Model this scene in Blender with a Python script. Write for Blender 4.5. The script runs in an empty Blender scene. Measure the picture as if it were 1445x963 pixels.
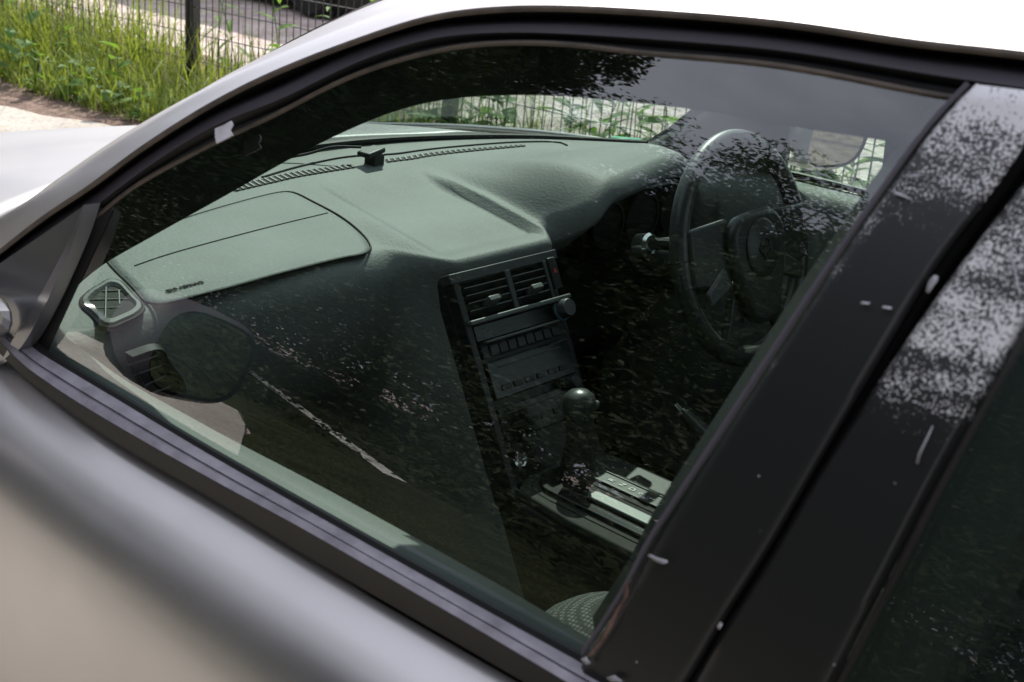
import bpy, bmesh, math, random
from mathutils import Vector, Matrix, Euler
random.seed(7)
SC = bpy.context.scene
COL = SC.collection

# ------------------------------------------------------------------ camera, light, exposure
CAM_LOC = (-0.6902, 1.3051, 1.365)
CAM_RIGHT = (-0.736505, -0.67123, 0.083732)
CAM_UP = (0.294324, -0.206545, 0.93312)
CAM_BACK = (-0.609044, 0.711892, 0.34968)
LENS = 45.467
cam_data = bpy.data.cameras.new("camera")
cam = bpy.data.objects.new("camera", cam_data); COL.objects.link(cam)
cr_, cu_, cb_ = Vector(CAM_RIGHT), Vector(CAM_UP), Vector(CAM_BACK)
cam.matrix_world = Matrix(((cr_.x, cu_.x, cb_.x, CAM_LOC[0]), (cr_.y, cu_.y, cb_.y, CAM_LOC[1]),
                           (cr_.z, cu_.z, cb_.z, CAM_LOC[2]), (0, 0, 0, 1)))
cam_data.lens = LENS; cam_data.sensor_width = 36.0
cam_data.clip_start = 0.05; cam_data.clip_end = 600
cam_data.dof.use_dof = True; cam_data.dof.focus_distance = 1.75; cam_data.dof.aperture_fstop = 13.0
SC.camera = cam

SUN_DIR = Vector((0.45, -0.51, 0.735)).normalized()          # direction towards the sun
world = bpy.data.worlds.new("World"); SC.world = world; world.use_nodes = True
wn, wl = world.node_tree.nodes, world.node_tree.links
for n in list(wn): wn.remove(n)
w_out = wn.new("ShaderNodeOutputWorld"); w_bg = wn.new("ShaderNodeBackground")
w_sky = wn.new("ShaderNodeTexSky"); w_sky.sky_type = 'NISHITA'; w_sky.sun_disc = False
w_sky.sun_elevation = math.asin(SUN_DIR.z)
w_sky.sun_rotation = math.atan2(SUN_DIR.x, SUN_DIR.y)
w_sky.air_density = 1.2; w_sky.dust_density = 2.0
w_tc = wn.new("ShaderNodeTexCoord")
w_map = wn.new("ShaderNodeMapping"); w_map.inputs['Scale'].default_value = (1.0, 1.0, 2.2); w_map.inputs['Location'].default_value = (0.35, 0.1, 0.0)
w_noise = wn.new("ShaderNodeTexNoise"); w_noise.inputs['Scale'].default_value = 2.1
w_noise.inputs['Detail'].default_value = 7; w_noise.inputs['Roughness'].default_value = 0.58
w_ramp = wn.new("ShaderNodeValToRGB")
w_ramp.color_ramp.elements[0].position = 0.14; w_ramp.color_ramp.elements[1].position = 0.52
w_mix = wn.new("ShaderNodeMix"); w_mix.data_type = 'RGBA'
w_mix.inputs['B'].default_value = (8.5, 8.9, 10.3, 1)        # cloud white, in the sky texture's own units
wl.new(w_tc.outputs['Generated'], w_map.inputs['Vector']); wl.new(w_map.outputs['Vector'], w_noise.inputs['Vector'])
wl.new(w_noise.outputs['Fac'], w_ramp.inputs['Fac']); wl.new(w_ramp.outputs['Color'], w_mix.inputs['Factor'])
wl.new(w_sky.outputs['Color'], w_mix.inputs['A']); wl.new(w_mix.outputs['Result'], w_bg.inputs['Color'])
w_bg.inputs['Strength'].default_value = 0.10
wl.new(w_bg.outputs['Background'], w_out.inputs['Surface'])

sun_data = bpy.data.lights.new("sun", 'SUN'); sun_data.energy = 5.0; sun_data.angle = math.radians(0.5)
sun_data.color = (1.0, 0.95, 0.87)
sun = bpy.data.objects.new("sun", sun_data); COL.objects.link(sun)
sun.rotation_euler = (-SUN_DIR).to_track_quat('-Z', 'Y').to_euler(); sun.location = (6, -6, 12)

SC.view_settings.view_transform = 'Standard'; SC.view_settings.look = 'None'
SC.view_settings.exposure = 0.58; SC.view_settings.gamma = 1.0
SC.cycles.use_denoising = True
SC.cycles.max_bounces = 10; SC.cycles.transparent_max_bounces = 24
SC.cycles.caustics_reflective = False; SC.cycles.caustics_refractive = False

# ------------------------------------------------------------------ helpers
def link(o, parent=None):
    COL.objects.link(o)
    if parent is not None: o.parent = parent
    return o
def empty(name, loc=(0, 0, 0)):
    o = bpy.data.objects.new(name, None); o.location = loc; o.empty_display_size = 0.2
    return link(o)
def tag(o, label=None, cat=None, group=None, kind=None):
    if label: o['label'] = label
    if cat: o['category'] = cat
    if group: o['group'] = group
    if kind: o['kind'] = kind
    return o
def mesh(name, verts, faces, mat, parent=None, smooth=True, solid=0.0, bevel=0.0, offset=0.0, sharp=40):
    me = bpy.data.meshes.new(name)
    me.from_pydata([tuple(v) for v in verts], [], faces); me.update()
    bm = bmesh.new(); bm.from_mesh(me)
    bmesh.ops.remove_doubles(bm, verts=bm.verts, dist=1e-5)
    bmesh.ops.recalc_face_normals(bm, faces=bm.faces)
    bm.to_mesh(me); bm.free()
    if mat is not None: me.materials.append(mat)
    if smooth:
        me.polygons.foreach_set('use_smooth', [True] * len(me.polygons))
        if sharp: me.set_sharp_from_angle(angle=math.radians(sharp))
    o = link(bpy.data.objects.new(name, me), parent)
    if solid:
        m = o.modifiers.new("solid", 'SOLIDIFY'); m.thickness = solid; m.offset = offset
    if bevel:
        m = o.modifiers.new("bevel", 'BEVEL'); m.width = bevel; m.segments = 3; m.limit_method = 'ANGLE'
        m.angle_limit = math.radians(35)
    return o
def V(p): return Vector(p)
def resample(pts, n):
    """Catmull-Rom through pts, n points evenly spaced by arc length"""
    P = [V(p) for p in pts]
    if len(P) == 2:
        return [P[0].lerp(P[1], i / (n - 1)) for i in range(n)]
    dense = []
    E = [P[0] * 2 - P[1]] + P + [P[-1] * 2 - P[-2]]
    for i in range(1, len(E) - 2):
        p0, p1, p2, p3 = E[i - 1], E[i], E[i + 1], E[i + 2]
        d1 = (p2 - p1).length
        a0 = max(1e-6, (p1 - p0).length) ** .5; a1 = max(1e-6, d1) ** .5; a2 = max(1e-6, (p3 - p2).length) ** .5
        m1 = (p2 - p1 + a1 * ((p1 - p0) / a0 - (p2 - p0) / (a0 + a1)))
        m2 = (p2 - p1 + a1 * ((p3 - p2) / a2 - (p3 - p1) / (a1 + a2)))
        for k in range(16):
            t = k / 16; t2 = t * t; t3 = t2 * t
            dense.append(p1 * (2 * t3 - 3 * t2 + 1) + m1 * (t3 - 2 * t2 + t) + p2 * (-2 * t3 + 3 * t2) + m2 * (t3 - t2))
    dense.append(P[-1])
    L = [0]
    for a, b in zip(dense, dense[1:]): L.append(L[-1] + (b - a).length)
    out = []; j = 0
    for i in range(n):
        s = L[-1] * i / (n - 1)
        while j < len(L) - 2 and L[j + 1] < s: j += 1
        seg = max(1e-9, L[j + 1] - L[j]); out.append(dense[j].lerp(dense[j + 1], min(1, (s - L[j]) / seg)))
    return out
def fair(pts, n=110, it=14):
    P = resample(pts, n)
    for _ in range(it):
        Q = P[:]
        for i in range(1, n - 1): Q[i] = P[i] * .5 + (P[i - 1] + P[i + 1]) * .25
        P = Q
        Q = P[:]
        for i in range(1, n - 1): Q[i] = P[i] * 1.53 - (P[i - 1] + P[i + 1]) * .265
        P = Q
    return P
def grid_faces(r, c, closed=False):
    f = []
    for i in range(r - 1):
        for j in range(c - 1 if not closed else c):
            k = (j + 1) % c
            f.append((i * c + j, i * c + k, (i + 1) * c + k, (i + 1) * c + j))
    return f
def loft(name, curves, mat, parent=None, n=48, m=1, smooth_across=False, **kw):
    rows = [resample(c, n) for c in curves]
    if smooth_across and len(rows) > 2:
        cols = [resample([r[j] for r in rows], (len(rows) - 1) * m + 1) for j in range(n)]
        rows = [[cols[j][i] for j in range(n)] for i in range(len(cols[0]))]
    elif m > 1:
        R2 = []
        for a, b in zip(rows, rows[1:]):
            for k in range(m): R2.append([p.lerp(q, k / m) for p, q in zip(a, b)])
        R2.append(rows[-1]); rows = R2
    return mesh(name, [p for r in rows for p in r], grid_faces(len(rows), n), mat, parent, **kw)
def tube_data(pts, r, seg=8, n=None, caps=True, flat=1.0):
    P = resample(pts, n) if n else [V(p) for p in pts]
    rr = r if hasattr(r, '__len__') else [r] * len(P)
    vs, fs = [], []
    up = V((0, 0, 1)); prev = None
    for i, p in enumerate(P):
        t = (P[min(i + 1, len(P) - 1)] - P[max(i - 1, 0)]).normalized()
        if prev is None:
            a = t.cross(up)
            if a.length < 1e-3: a = t.cross(V((1, 0, 0)))
            a.normalize()
        else:
            a = (prev - t * prev.dot(t)).normalized()
        prev = a; b = t.cross(a)
        for k in range(seg):
            th = 2 * math.pi * k / seg
            vs.append(p + (a * math.cos(th) + b * math.sin(th) * flat) * rr[min(i, len(rr) - 1)])
    fs = grid_faces(len(P), seg, True)
    if caps:
        fs.append(tuple(range(seg))); fs.append(tuple((len(P) - 1) * seg + k for k in range(seg)))
    return vs, fs
def tube(name, pts, r, mat, parent=None, seg=8, n=None, **kw):
    vs, fs = tube_data(pts, r, seg, n)
    return mesh(name, vs, fs, mat, parent, **kw)
def frame_from(o, x, y, z):
    return Matrix(((x[0], y[0], z[0], o[0]), (x[1], y[1], z[1], o[1]), (x[2], y[2], z[2], o[2]), (0, 0, 0, 1)))
BOXF = [(0, 1, 3, 2), (4, 6, 7, 5), (0, 4, 5, 1), (2, 3, 7, 6), (0, 2, 6, 4), (1, 5, 7, 3)]
def box_v(x0, x1, y0, y1, z0, z1, M=None):
    vs = [V((x, y, z)) for x in (x0, x1) for y in (y0, y1) for z in (z0, z1)]
    return [M @ v for v in vs] if M else vs
def box(name, x0, x1, y0, y1, z0, z1, mat, parent=None, M=None, bevel=0.002, **kw):
    return mesh(name, box_v(x0, x1, y0, y1, z0, z1, M), BOXF, mat, parent, bevel=bevel, **kw)
def multi(name, blobs, mat, parent=None, **kw):
    vs, fs = [], []
    for v, f in blobs:
        k = len(vs); vs += v; fs += [tuple(i + k for i in q) for q in f]
    me = bpy.data.meshes.new(name); me.from_pydata([tuple(v) for v in vs], [], fs); me.update()
    me.materials.append(mat)
    if kw.get('smooth', True): me.polygons.foreach_set('use_smooth', [True] * len(me.polygons))
    return link(bpy.data.objects.new(name, me), parent)
def prism(name, outline, depth, mat, parent=None, M=None, bevel=0.0015, **kw):
    """outline: 2-D points; extruded along local z from 0 to depth"""
    n = len(outline)
    vs = [V((p[0], p[1], 0)) for p in outline] + [V((p[0], p[1], depth)) for p in outline]
    if M: vs = [M @ v for v in vs]
    fs = [tuple(range(n)), tuple(range(n, 2 * n))] + [(i, (i + 1) % n, n + (i + 1) % n, n + i) for i in range(n)]
    return mesh(name, vs, fs, mat, parent, bevel=bevel, **kw)
def lathe(name, prof, mat, parent=None, M=None, seg=28, **kw):
    vs = []
    for r, z in prof:
        for k in range(seg):
            a = 2 * math.pi * k / seg; v = V((r * math.cos(a), r * math.sin(a), z)); vs.append(M @ v if M else v)
    fs = grid_faces(len(prof), seg, True) + [tuple(range(seg)), tuple((len(prof) - 1) * seg + k for k in range(seg))]
    return mesh(name, vs, fs, mat, parent, **kw)
def text(name, body, size, M, mat, parent=None, extrude=0.0004):
    c = bpy.data.curves.new(name, 'FONT'); c.body = body; c.size = size; c.extrude = extrude
    c.offset = size * .025; c.align_x = 'LEFT'; c.materials.append(mat)
    t_ = bpy.data.objects.new(name, c); COL.objects.link(t_)
    dg = bpy.context.evaluated_depsgraph_get()
    me = bpy.data.meshes.new_from_object(t_.evaluated_get(dg)); bpy.data.objects.remove(t_)
    me.transform(M)
    return link(bpy.data.objects.new(name, me), parent)

# ------------------------------------------------------------------ materials
def principled(name, base, rough=0.5, metal=0.0, spec=0.5, coat=0.0, bump=None, vary=None, rvary=None, sheen=0):
    m = bpy.data.materials.new(name); m.use_nodes = True
    nt = m.node_tree; b = nt.nodes['Principled BSDF']
    b.inputs['Base Color'].default_value = (*base, 1); b.inputs['Roughness'].default_value = rough
    b.inputs['Metallic'].default_value = metal; b.inputs['Specular IOR Level'].default_value = spec
    b.inputs['Coat Weight'].default_value = coat; b.inputs['Coat Roughness'].default_value = 0.12
    tc = nt.nodes.new('ShaderNodeTexCoord')
    def noise(scale, detail=4, rough_=0.55, stretch=None):
        n = nt.nodes.new('ShaderNodeTexNoise'); n.inputs['Scale'].default_value = scale
        n.inputs['Detail'].default_value = detail; n.inputs['Roughness'].default_value = rough_
        src = tc.outputs['Object']
        if stretch:
            mp = nt.nodes.new('ShaderNodeMapping'); mp.inputs['Scale'].default_value = stretch
            nt.links.new(src, mp.inputs['Vector']); src = mp.outputs['Vector']
        nt.links.new(src, n.inputs['Vector']); return n
    if vary:                       # (scale, dark factor, light factor)
        n = noise(vary[0]); r = nt.nodes.new('ShaderNodeValToRGB')
        r.color_ramp.elements[0].position = 0.3; r.color_ramp.elements[1].position = 0.7
        r.color_ramp.elements[0].color = (*[c * vary[1] for c in base], 1)
        r.color_ramp.elements[1].color = (*[min(1, c * vary[2]) for c in base], 1)
        nt.links.new(n.outputs['Fac'], r.inputs['Fac']); nt.links.new(r.outputs['Color'], b.inputs['Base Color'])
    if rvary:                      # (scale, min, max)
        n = noise(rvary[0]); mr = nt.nodes.new('ShaderNodeMapRange')
        mr.inputs['From Min'].default_value = 0.3; mr.inputs['From Max'].default_value = 0.7
        mr.inputs['To Min'].default_value = rvary[1]; mr.inputs['To Max'].default_value = rvary[2]
        nt.links.new(n.outputs['Fac'], mr.inputs['Value']); nt.links.new(mr.outputs['Result'], b.inputs['Roughness'])
    if bump:                       # (scale, strength, distance)
        n = noise(bump[0], 3); bp = nt.nodes.new('ShaderNodeBump')
        bp.inputs['Strength'].default_value = bump[1]; bp.inputs['Distance'].default_value = bump[2]
        nt.links.new(n.outputs['Fac'], bp.inputs['Height']); nt.links.new(bp.outputs['Normal'], b.inputs['Normal'])
    if sheen: b.inputs['Sheen Weight'].default_value = sheen
    return m
def glass(name, tint, gain=1.0):
    """thin pane: Fresnel mirror over a tinted see-through sheet"""
    m = bpy.data.materials.new(name); m.use_nodes = True; nt = m.node_tree
    for n in list(nt.nodes): nt.nodes.remove(n)
    out = nt.nodes.new('ShaderNodeOutputMaterial'); mix = nt.nodes.new('ShaderNodeMixShader')
    tr = nt.nodes.new('ShaderNodeBsdfTransparent'); tr.inputs['Color'].default_value = (*tint, 1)
    gl = nt.nodes.new('ShaderNodeBsdfGlossy'); gl.inputs['Roughness'].default_value = 0.0
    geo = nt.nodes.new('ShaderNodeNewGeometry'); ior = nt.nodes.new('ShaderNodeMapRange')
    ior.inputs['To Min'].default_value = 1.52; ior.inputs['To Max'].default_value = 1 / 1.52
    fr = nt.nodes.new('ShaderNodeFresnel'); mul = nt.nodes.new('ShaderNodeMath'); mul.operation = 'MULTIPLY'
    mul.inputs[1].default_value = 1.8 * gain; mul.use_clamp = True
    L = nt.links.new
    L(geo.outputs['Backfacing'], ior.inputs['Value']); L(ior.outputs['Result'], fr.inputs['IOR'])
    L(fr.outputs['Fac'], mul.inputs[0]); L(mul.outputs['Value'], mix.inputs['Fac'])
    L(tr.outputs['BSDF'], mix.inputs[1]); L(gl.outputs['BSDF'], mix.inputs[2]); L(mix.outputs['Shader'], out.inputs['Surface'])
    return m
def leaf_mat(name, base, trans=0.35, vary=(6, .6, 1.5)):
    m = principled(name, base, rough=0.6, spec=0.2, vary=vary)
    nt = m.node_tree; b = nt.nodes['Principled BSDF']; out = nt.nodes['Material Output']
    t = nt.nodes.new('ShaderNodeBsdfTranslucent'); t.inputs['Color'].default_value = (base[0] * 2.4, base[1] * 2.2, base[2] * 1.1, 1)
    mx = nt.nodes.new('ShaderNodeMixShader'); mx.inputs['Fac'].default_value = trans
    nt.links.new(b.outputs['BSDF'], mx.inputs[1]); nt.links.new(t.outputs['BSDF'], mx.inputs[2])
    nt.links.new(mx.outputs['Shader'], out.inputs['Surface'])
    return m

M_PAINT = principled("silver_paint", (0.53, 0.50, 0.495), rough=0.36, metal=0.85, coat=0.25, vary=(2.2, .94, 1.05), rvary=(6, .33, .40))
M_SAIL = principled("hedge_darkened_sail_paint", (0.28, 0.275, 0.28), rough=0.32, metal=0.8, coat=0.2)  # darker copy of the silver; the hedge's dark reflection is in the colour
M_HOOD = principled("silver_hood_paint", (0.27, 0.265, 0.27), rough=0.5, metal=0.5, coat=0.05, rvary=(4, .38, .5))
M_SATIN = principled("satin_black_frame", (0.085, 0.076, 0.089), rough=0.62, spec=0.2, bump=(420, .08, .0005), rvary=(30, .45, .58))
M_RUBBER = principled("rubber", (0.012, 0.012, 0.012), rough=0.55, spec=0.35, bump=(200, .1, .0005))
M_DIRTY = principled("dirty_edge", (0.085, 0.062, 0.045), rough=0.5, spec=0.5, vary=(40, .5, 1.4))
M_BELT = principled("weathered_rubber", (0.29, 0.265, 0.295), rough=0.6, spec=0.5, bump=(300, .2, .0008), vary=(45, .68, 1.25))
M_BROWNRUB = principled("brown_lip", (0.014, 0.011, 0.010), rough=0.5, spec=0.4, vary=(30, .7, 1.3))
M_DASH = principled("dash_vinyl", (0.120, 0.127, 0.122), rough=0.62, spec=0.35, bump=(260, .45, .0018), vary=(7, .80, 1.16))
M_BAG = principled("airbag_vinyl", (0.125, 0.136, 0.130), rough=0.62, spec=0.3, bump=(200, .45, .002), vary=(8, .82, 1.16))
M_TRIM = principled("grey_trim_plastic", (0.038, 0.040, 0.040), rough=0.5, spec=0.45, bump=(300, .2, .0008))
M_PILLAR = principled("sunlit_pillar_trim", (0.135, 0.138, 0.132), rough=0.6, spec=0.3, bump=(300, .2, .0008), vary=(8, .9, 1.1))  # paler copy of the trim plastic; the sunlight on it is in the colour
M_DARK = principled("dark_plastic", (0.013, 0.0135, 0.014), rough=0.45, spec=0.4, bump=(260, .15, .0008))
M_DEEP = principled("vent_dark", (0.006, 0.006, 0.006), rough=0.7, spec=0.2)
M_GLOSSBLK = principled("gloss_black", (0.008, 0.008, 0.009), rough=0.22, spec=0.3)
M_SLAT = principled("vent_slat_plastic", (0.085, 0.09, 0.086), rough=0.45)
M_LEATHER = principled("wheel_leather", (0.040, 0.043, 0.042), rough=0.36, spec=0.55, bump=(260, .25, .0008), rvary=(20, .3, .45))
M_WHEELPAD = principled("wheel_pad", (0.030, 0.033, 0.031), rough=0.42, spec=0.5, bump=(300, .25, .0008))
M_CHROME = principled("chrome", (0.62, 0.63, 0.62), rough=0.16, metal=1.0)
M_SILVERPL = principled("silver_plastic", (0.10, 0.104, 0.102), rough=0.42, metal=0.6)
M_CONSOLE = principled("console_plate", (0.040, 0.041, 0.036), rough=0.8, spec=0.12, vary=(40, .85, 1.1), bump=(300, .2, .0006))
M_CARPET = principled("carpet", (0.018, 0.017, 0.016), rough=0.95, spec=0.1, bump=(500, .6, .003))
M_CLOTH = principled("seat_cloth", (0.045, 0.047, 0.046), rough=0.9, spec=0.15, bump=(420, .6, .002))
M_HEADLINER = principled("headliner", (0.035, 0.036, 0.034), rough=0.9, spec=0.1)
M_WHITEPRINT = principled("white_print", (0.42, 0.42, 0.40), rough=0.5)
M_REDPRINT = principled("red_print", (0.45, 0.05, 0.03), rough=0.4)
M_YELLOW = principled("yellow_plastic", (0.42, 0.36, 0.08), rough=0.5)
M_TAPE = principled("white_tape", (0.62, 0.58, 0.60), rough=0.6, vary=(60, .8, 1.15))
M_CHIP = principled("bare_chip", (0.40, 0.39, 0.41), rough=0.7, vary=(120, .6, 1.2))
M_RUST = principled("rust", (0.12, 0.065, 0.05), rough=0.8, vary=(90, .4, 1.8))
M_STICKER = principled("green_sticker", (0.02, 0.30, 0.16), rough=0.5)
M_MIRROR = principled("mirror_silver", (0.85, 0.87, 0.86), rough=0.02, metal=1.0)
M_GLASS = glass("side_window_glass", (0.70, 0.81, 0.755), 1.65)
M_GLASS_REAR = glass("rear_window_glass", (0.55, 0.66, 0.60))
M_WS = glass("windshield_glass", (0.78, 0.86, 0.825))
M_POSTBLK = principled("fence_black_paint", (0.012, 0.012, 0.014), rough=0.35, spec=0.5)
M_WIRE = principled("fence_wire", (0.020, 0.022, 0.022), rough=0.4, spec=0.5)
M_TYRE = principled("tyre", (0.012, 0.012, 0.012), rough=0.8)
M_BARK = principled("bark", (0.06, 0.045, 0.032), rough=0.9, vary=(8, .5, 1.5), bump=(30, .8, .02))
M_LEAF_D = leaf_mat("dark_leaf", (0.022, 0.036, 0.012), .18)
M_LEAF_M = leaf_mat("mid_leaf", (0.022, 0.031, 0.010), .08, (1.5, .7, 1.3))
M_WEED = leaf_mat("weed_leaf", (0.085, 0.170, 0.035), .40, vary=(5, .65, 1.4))
M_GRASS = leaf_mat("grass_blade", (0.150, 0.200, 0.048), .35, vary=(4, .5, 1.7))
M_STRAW = principled("straw", (0.36, 0.29, 0.16), rough=0.8, vary=(9, .6, 1.3))
M_PALEGRASS = leaf_mat("pale_grass", (0.24, 0.31, 0.17), .25)

def peel_material(name, kind, seed):
    """sun-baked black film flaking off in a woven pattern of pale specks"""
    m = principled(name, (0.016, 0.016, 0.017), rough=0.42, spec=0.45)
    nt = m.node_tree; b = nt.nodes['Principled BSDF']; L = nt.links.new
    tc = nt.nodes.new('ShaderNodeTexCoord'); sep = nt.nodes.new('ShaderNodeSeparateXYZ'); L(tc.outputs['Object'], sep.inputs[0])
    def math_(op, a, b_=None):
        n = nt.nodes.new('ShaderNodeMath'); n.operation = op
        for i, v in enumerate((a, b_)):
            if v is None: continue
            if isinstance(v, (int, float)): n.inputs[i].default_value = v
            else: L(v, n.inputs[i])
        return n.outputs[0]
    def noise(scale, det, rough=0.6, off=0):
        mp = nt.nodes.new('ShaderNodeMapping'); mp.inputs['Location'].default_value = (off, off * 2, off * 3)
        L(tc.outputs['Object'], mp.inputs['Vector'])
        n = nt.nodes.new('ShaderNodeTexNoise'); n.inputs['Scale'].default_value = scale; n.inputs['Detail'].default_value = det
        n.inputs['Roughness'].default_value = rough; L(mp.outputs['Vector'], n.inputs['Vector']); return n.outputs['Fac']
    def ramp(v, a_, b_):
        g = nt.nodes.new('ShaderNodeMapRange'); g.inputs['From Min'].default_value = a_; g.inputs['From Max'].default_value = b_
        L(v, g.inputs['Value']); return g.outputs['Result']
    Z_, X_ = sep.outputs['Z'], sep.outputs['X']
    if kind == 0:                       # worst along the top and down the front edge
        top = ramp(Z_, 1.180, 1.238)
        edge = math_('ADD', X_, math_('MULTIPLY', math_('SUBTRACT', Z_, 1.176), .27))      # -0.365 on the front edge
        e = math_('MULTIPLY', ramp(edge, -.383, -.366), ramp(Z_, 1.04, 1.18))
        msk = math_('MAXIMUM', top, math_('MULTIPLY', e, .80))
        msk = math_('ADD', msk, math_('MULTIPLY', ramp(Z_, 1.246, 1.268), .42))
    else:                               # one broad worn band
        msk = math_('MULTIPLY', math_('MULTIPLY', ramp(Z_, 1.085, 1.15), ramp(Z_, 1.262, 1.20)), .86)
    cov = math_('ADD', math_('MULTIPLY', msk, .98), math_('MULTIPLY', math_('SUBTRACT', noise(16, 4, .65, seed), .5), 1.35))
    cov = math_('ADD', cov, math_('MULTIPLY', math_('SUBTRACT', noise(75, 3, .6, seed + 4), .5), .55))
    mp2 = nt.nodes.new('ShaderNodeMapping'); mp2.inputs['Rotation'].default_value = (0.3, 0.5, 0.2); mp2.inputs['Scale'].default_value = (18, 18, 95)
    L(tc.outputs['Object'], mp2.inputs['Vector'])
    st_ = nt.nodes.new('ShaderNodeTexNoise'); st_.inputs['Scale'].default_value = 1.0; st_.inputs['Detail'].default_value = 3; L(mp2.outputs['Vector'], st_.inputs['Vector'])
    cov = math_('ADD', cov, math_('MULTIPLY', math_('SUBTRACT', st_.outputs['Fac'], .5), 1.3))
    cov = math_('MULTIPLY', cov, ramp(msk, .0, .25))
    vo = nt.nodes.new('ShaderNodeTexVoronoi'); vo.inputs['Scale'].default_value = 600; vo.inputs['Randomness'].default_value = 0.85
    L(tc.outputs['Object'], vo.inputs['Vector'])
    th = math_('SUBTRACT', math_('MULTIPLY', cov, .62), math_('ADD', vo.outputs['Distance'], math_('MULTIPLY', math_('SUBTRACT', noise(300, 2, .5, 2), .5), .35)))
    # stray single specks anywhere
    vs_ = nt.nodes.new('ShaderNodeTexVoronoi'); vs_.inputs['Scale'].default_value = 95; L(tc.outputs['Object'], vs_.inputs['Vector'])
    stray = math_('SUBTRACT', .085, vs_.outputs['Distance'])
    sepc = nt.nodes.new('ShaderNodeSeparateColor'); L(vs_.outputs['Color'], sepc.inputs['Color'])
    stray = math_('MINIMUM', stray, math_('SUBTRACT', sepc.outputs[0], .80))
    th = math_('MAXIMUM', th, stray)
    th = math_('MULTIPLY', th, 9.0)
    th = math_('MAXIMUM', th, math_('MULTIPLY', math_('MULTIPLY', cov, ramp(msk, .15, .9)), math_('MULTIPLY', noise(110, 5, .7, seed + 9), .15)))
    cl = nt.nodes.new('ShaderNodeClamp'); L(th, cl.inputs['Value'])
    mx = nt.nodes.new('ShaderNodeMix'); mx.data_type = 'RGBA'
    mx.inputs['A'].default_value = (0.013, 0.013, 0.0135, 1); mx.inputs['B'].default_value = (0.72, 0.69, 0.70, 1)
    L(cl.outputs['Result'], mx.inputs['Factor']); L(mx.outputs['Result'], b.inputs['Base Color'])
    rr = nt.nodes.new('ShaderNodeMapRange'); rr.inputs['To Min'].default_value = 0.40; rr.inputs['To Max'].default_value = 0.8
    L(cl.outputs['Result'], rr.inputs['Value']); L(rr.outputs['Result'], b.inputs['Roughness'])
    bp = nt.nodes.new('ShaderNodeBump'); bp.inputs['Strength'].default_value = 0.4; bp.inputs['Distance'].default_value = 0.0006
    L(cl.outputs['Result'], bp.inputs['Height']); L(bp.outputs['Normal'], b.inputs['Normal'])
    return m
M_PEEL = peel_material("peeling_black_film", 0, 1.3)
M_PEEL2 = peel_material("peeling_black_film_rear", 1, 5.1)

def ground_material(name, c1, c2, scale, pebble, bump):
    m = principled(name, c1, rough=0.95, spec=0.15)
    nt = m.node_tree; b = nt.nodes['Principled BSDF']; L = nt.links.new
    tc = nt.nodes.new('ShaderNodeTexCoord')
    n = nt.nodes.new('ShaderNodeTexNoise'); n.inputs['Scale'].default_value = scale; n.inputs['Detail'].default_value = 8
    L(tc.outputs['Object'], n.inputs['Vector'])
    v = nt.nodes.new('ShaderNodeTexVoronoi'); v.inputs['Scale'].default_value = pebble; L(tc.outputs['Object'], v.inputs['Vector'])
    r = nt.nodes.new('ShaderNodeValToRGB'); r.color_ramp.elements[0].position = .32; r.color_ramp.elements[1].position = .68
    r.color_ramp.elements[0].color = (*c1, 1); r.color_ramp.elements[1].color = (*c2, 1)
    L(n.outputs['Fac'], r.inputs['Fac'])
    mx = nt.nodes.new('ShaderNodeMix'); mx.data_type = 'RGBA'; mx.blend_type = 'MULTIPLY'; mx.inputs['Factor'].default_value = 0.45
    hs = nt.nodes.new('ShaderNodeHueSaturation'); hs.inputs['Saturation'].default_value = 0.15; hs.inputs['Value'].default_value = 1.4
    L(v.outputs['Color'], hs.inputs['Color']); L(r.outputs['Color'], mx.inputs['A']); L(hs.outputs['Color'], mx.inputs['B'])
    L(mx.outputs['Result'], b.inputs['Base Color'])
    bp = nt.nodes.new('ShaderNodeBump'); bp.inputs['Strength'].default_value = 0.7; bp.inputs['Distance'].default_value = bump
    L(v.outputs['Distance'], bp.inputs['Height']); L(bp.outputs['Normal'], b.inputs['Normal'])
    return m
M_GRAVEL = ground_material("gravel", (0.36, 0.29, 0.26), (0.56, 0.47, 0.43), 3.0, 28, .012)
M_CONCRETE = ground_material("old_concrete", (0.31, 0.28, 0.245), (0.42, 0.39, 0.345), 2.2, 75, .0012)
M_SOIL = ground_material("dry_soil", (0.10, 0.07, 0.055), (0.24, 0.17, 0.14), 14, 60, .02)
M_LINE = principled("road_paint", (0.75, 0.74, 0.70), rough=0.7, vary=(6, .8, 1.05))

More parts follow.
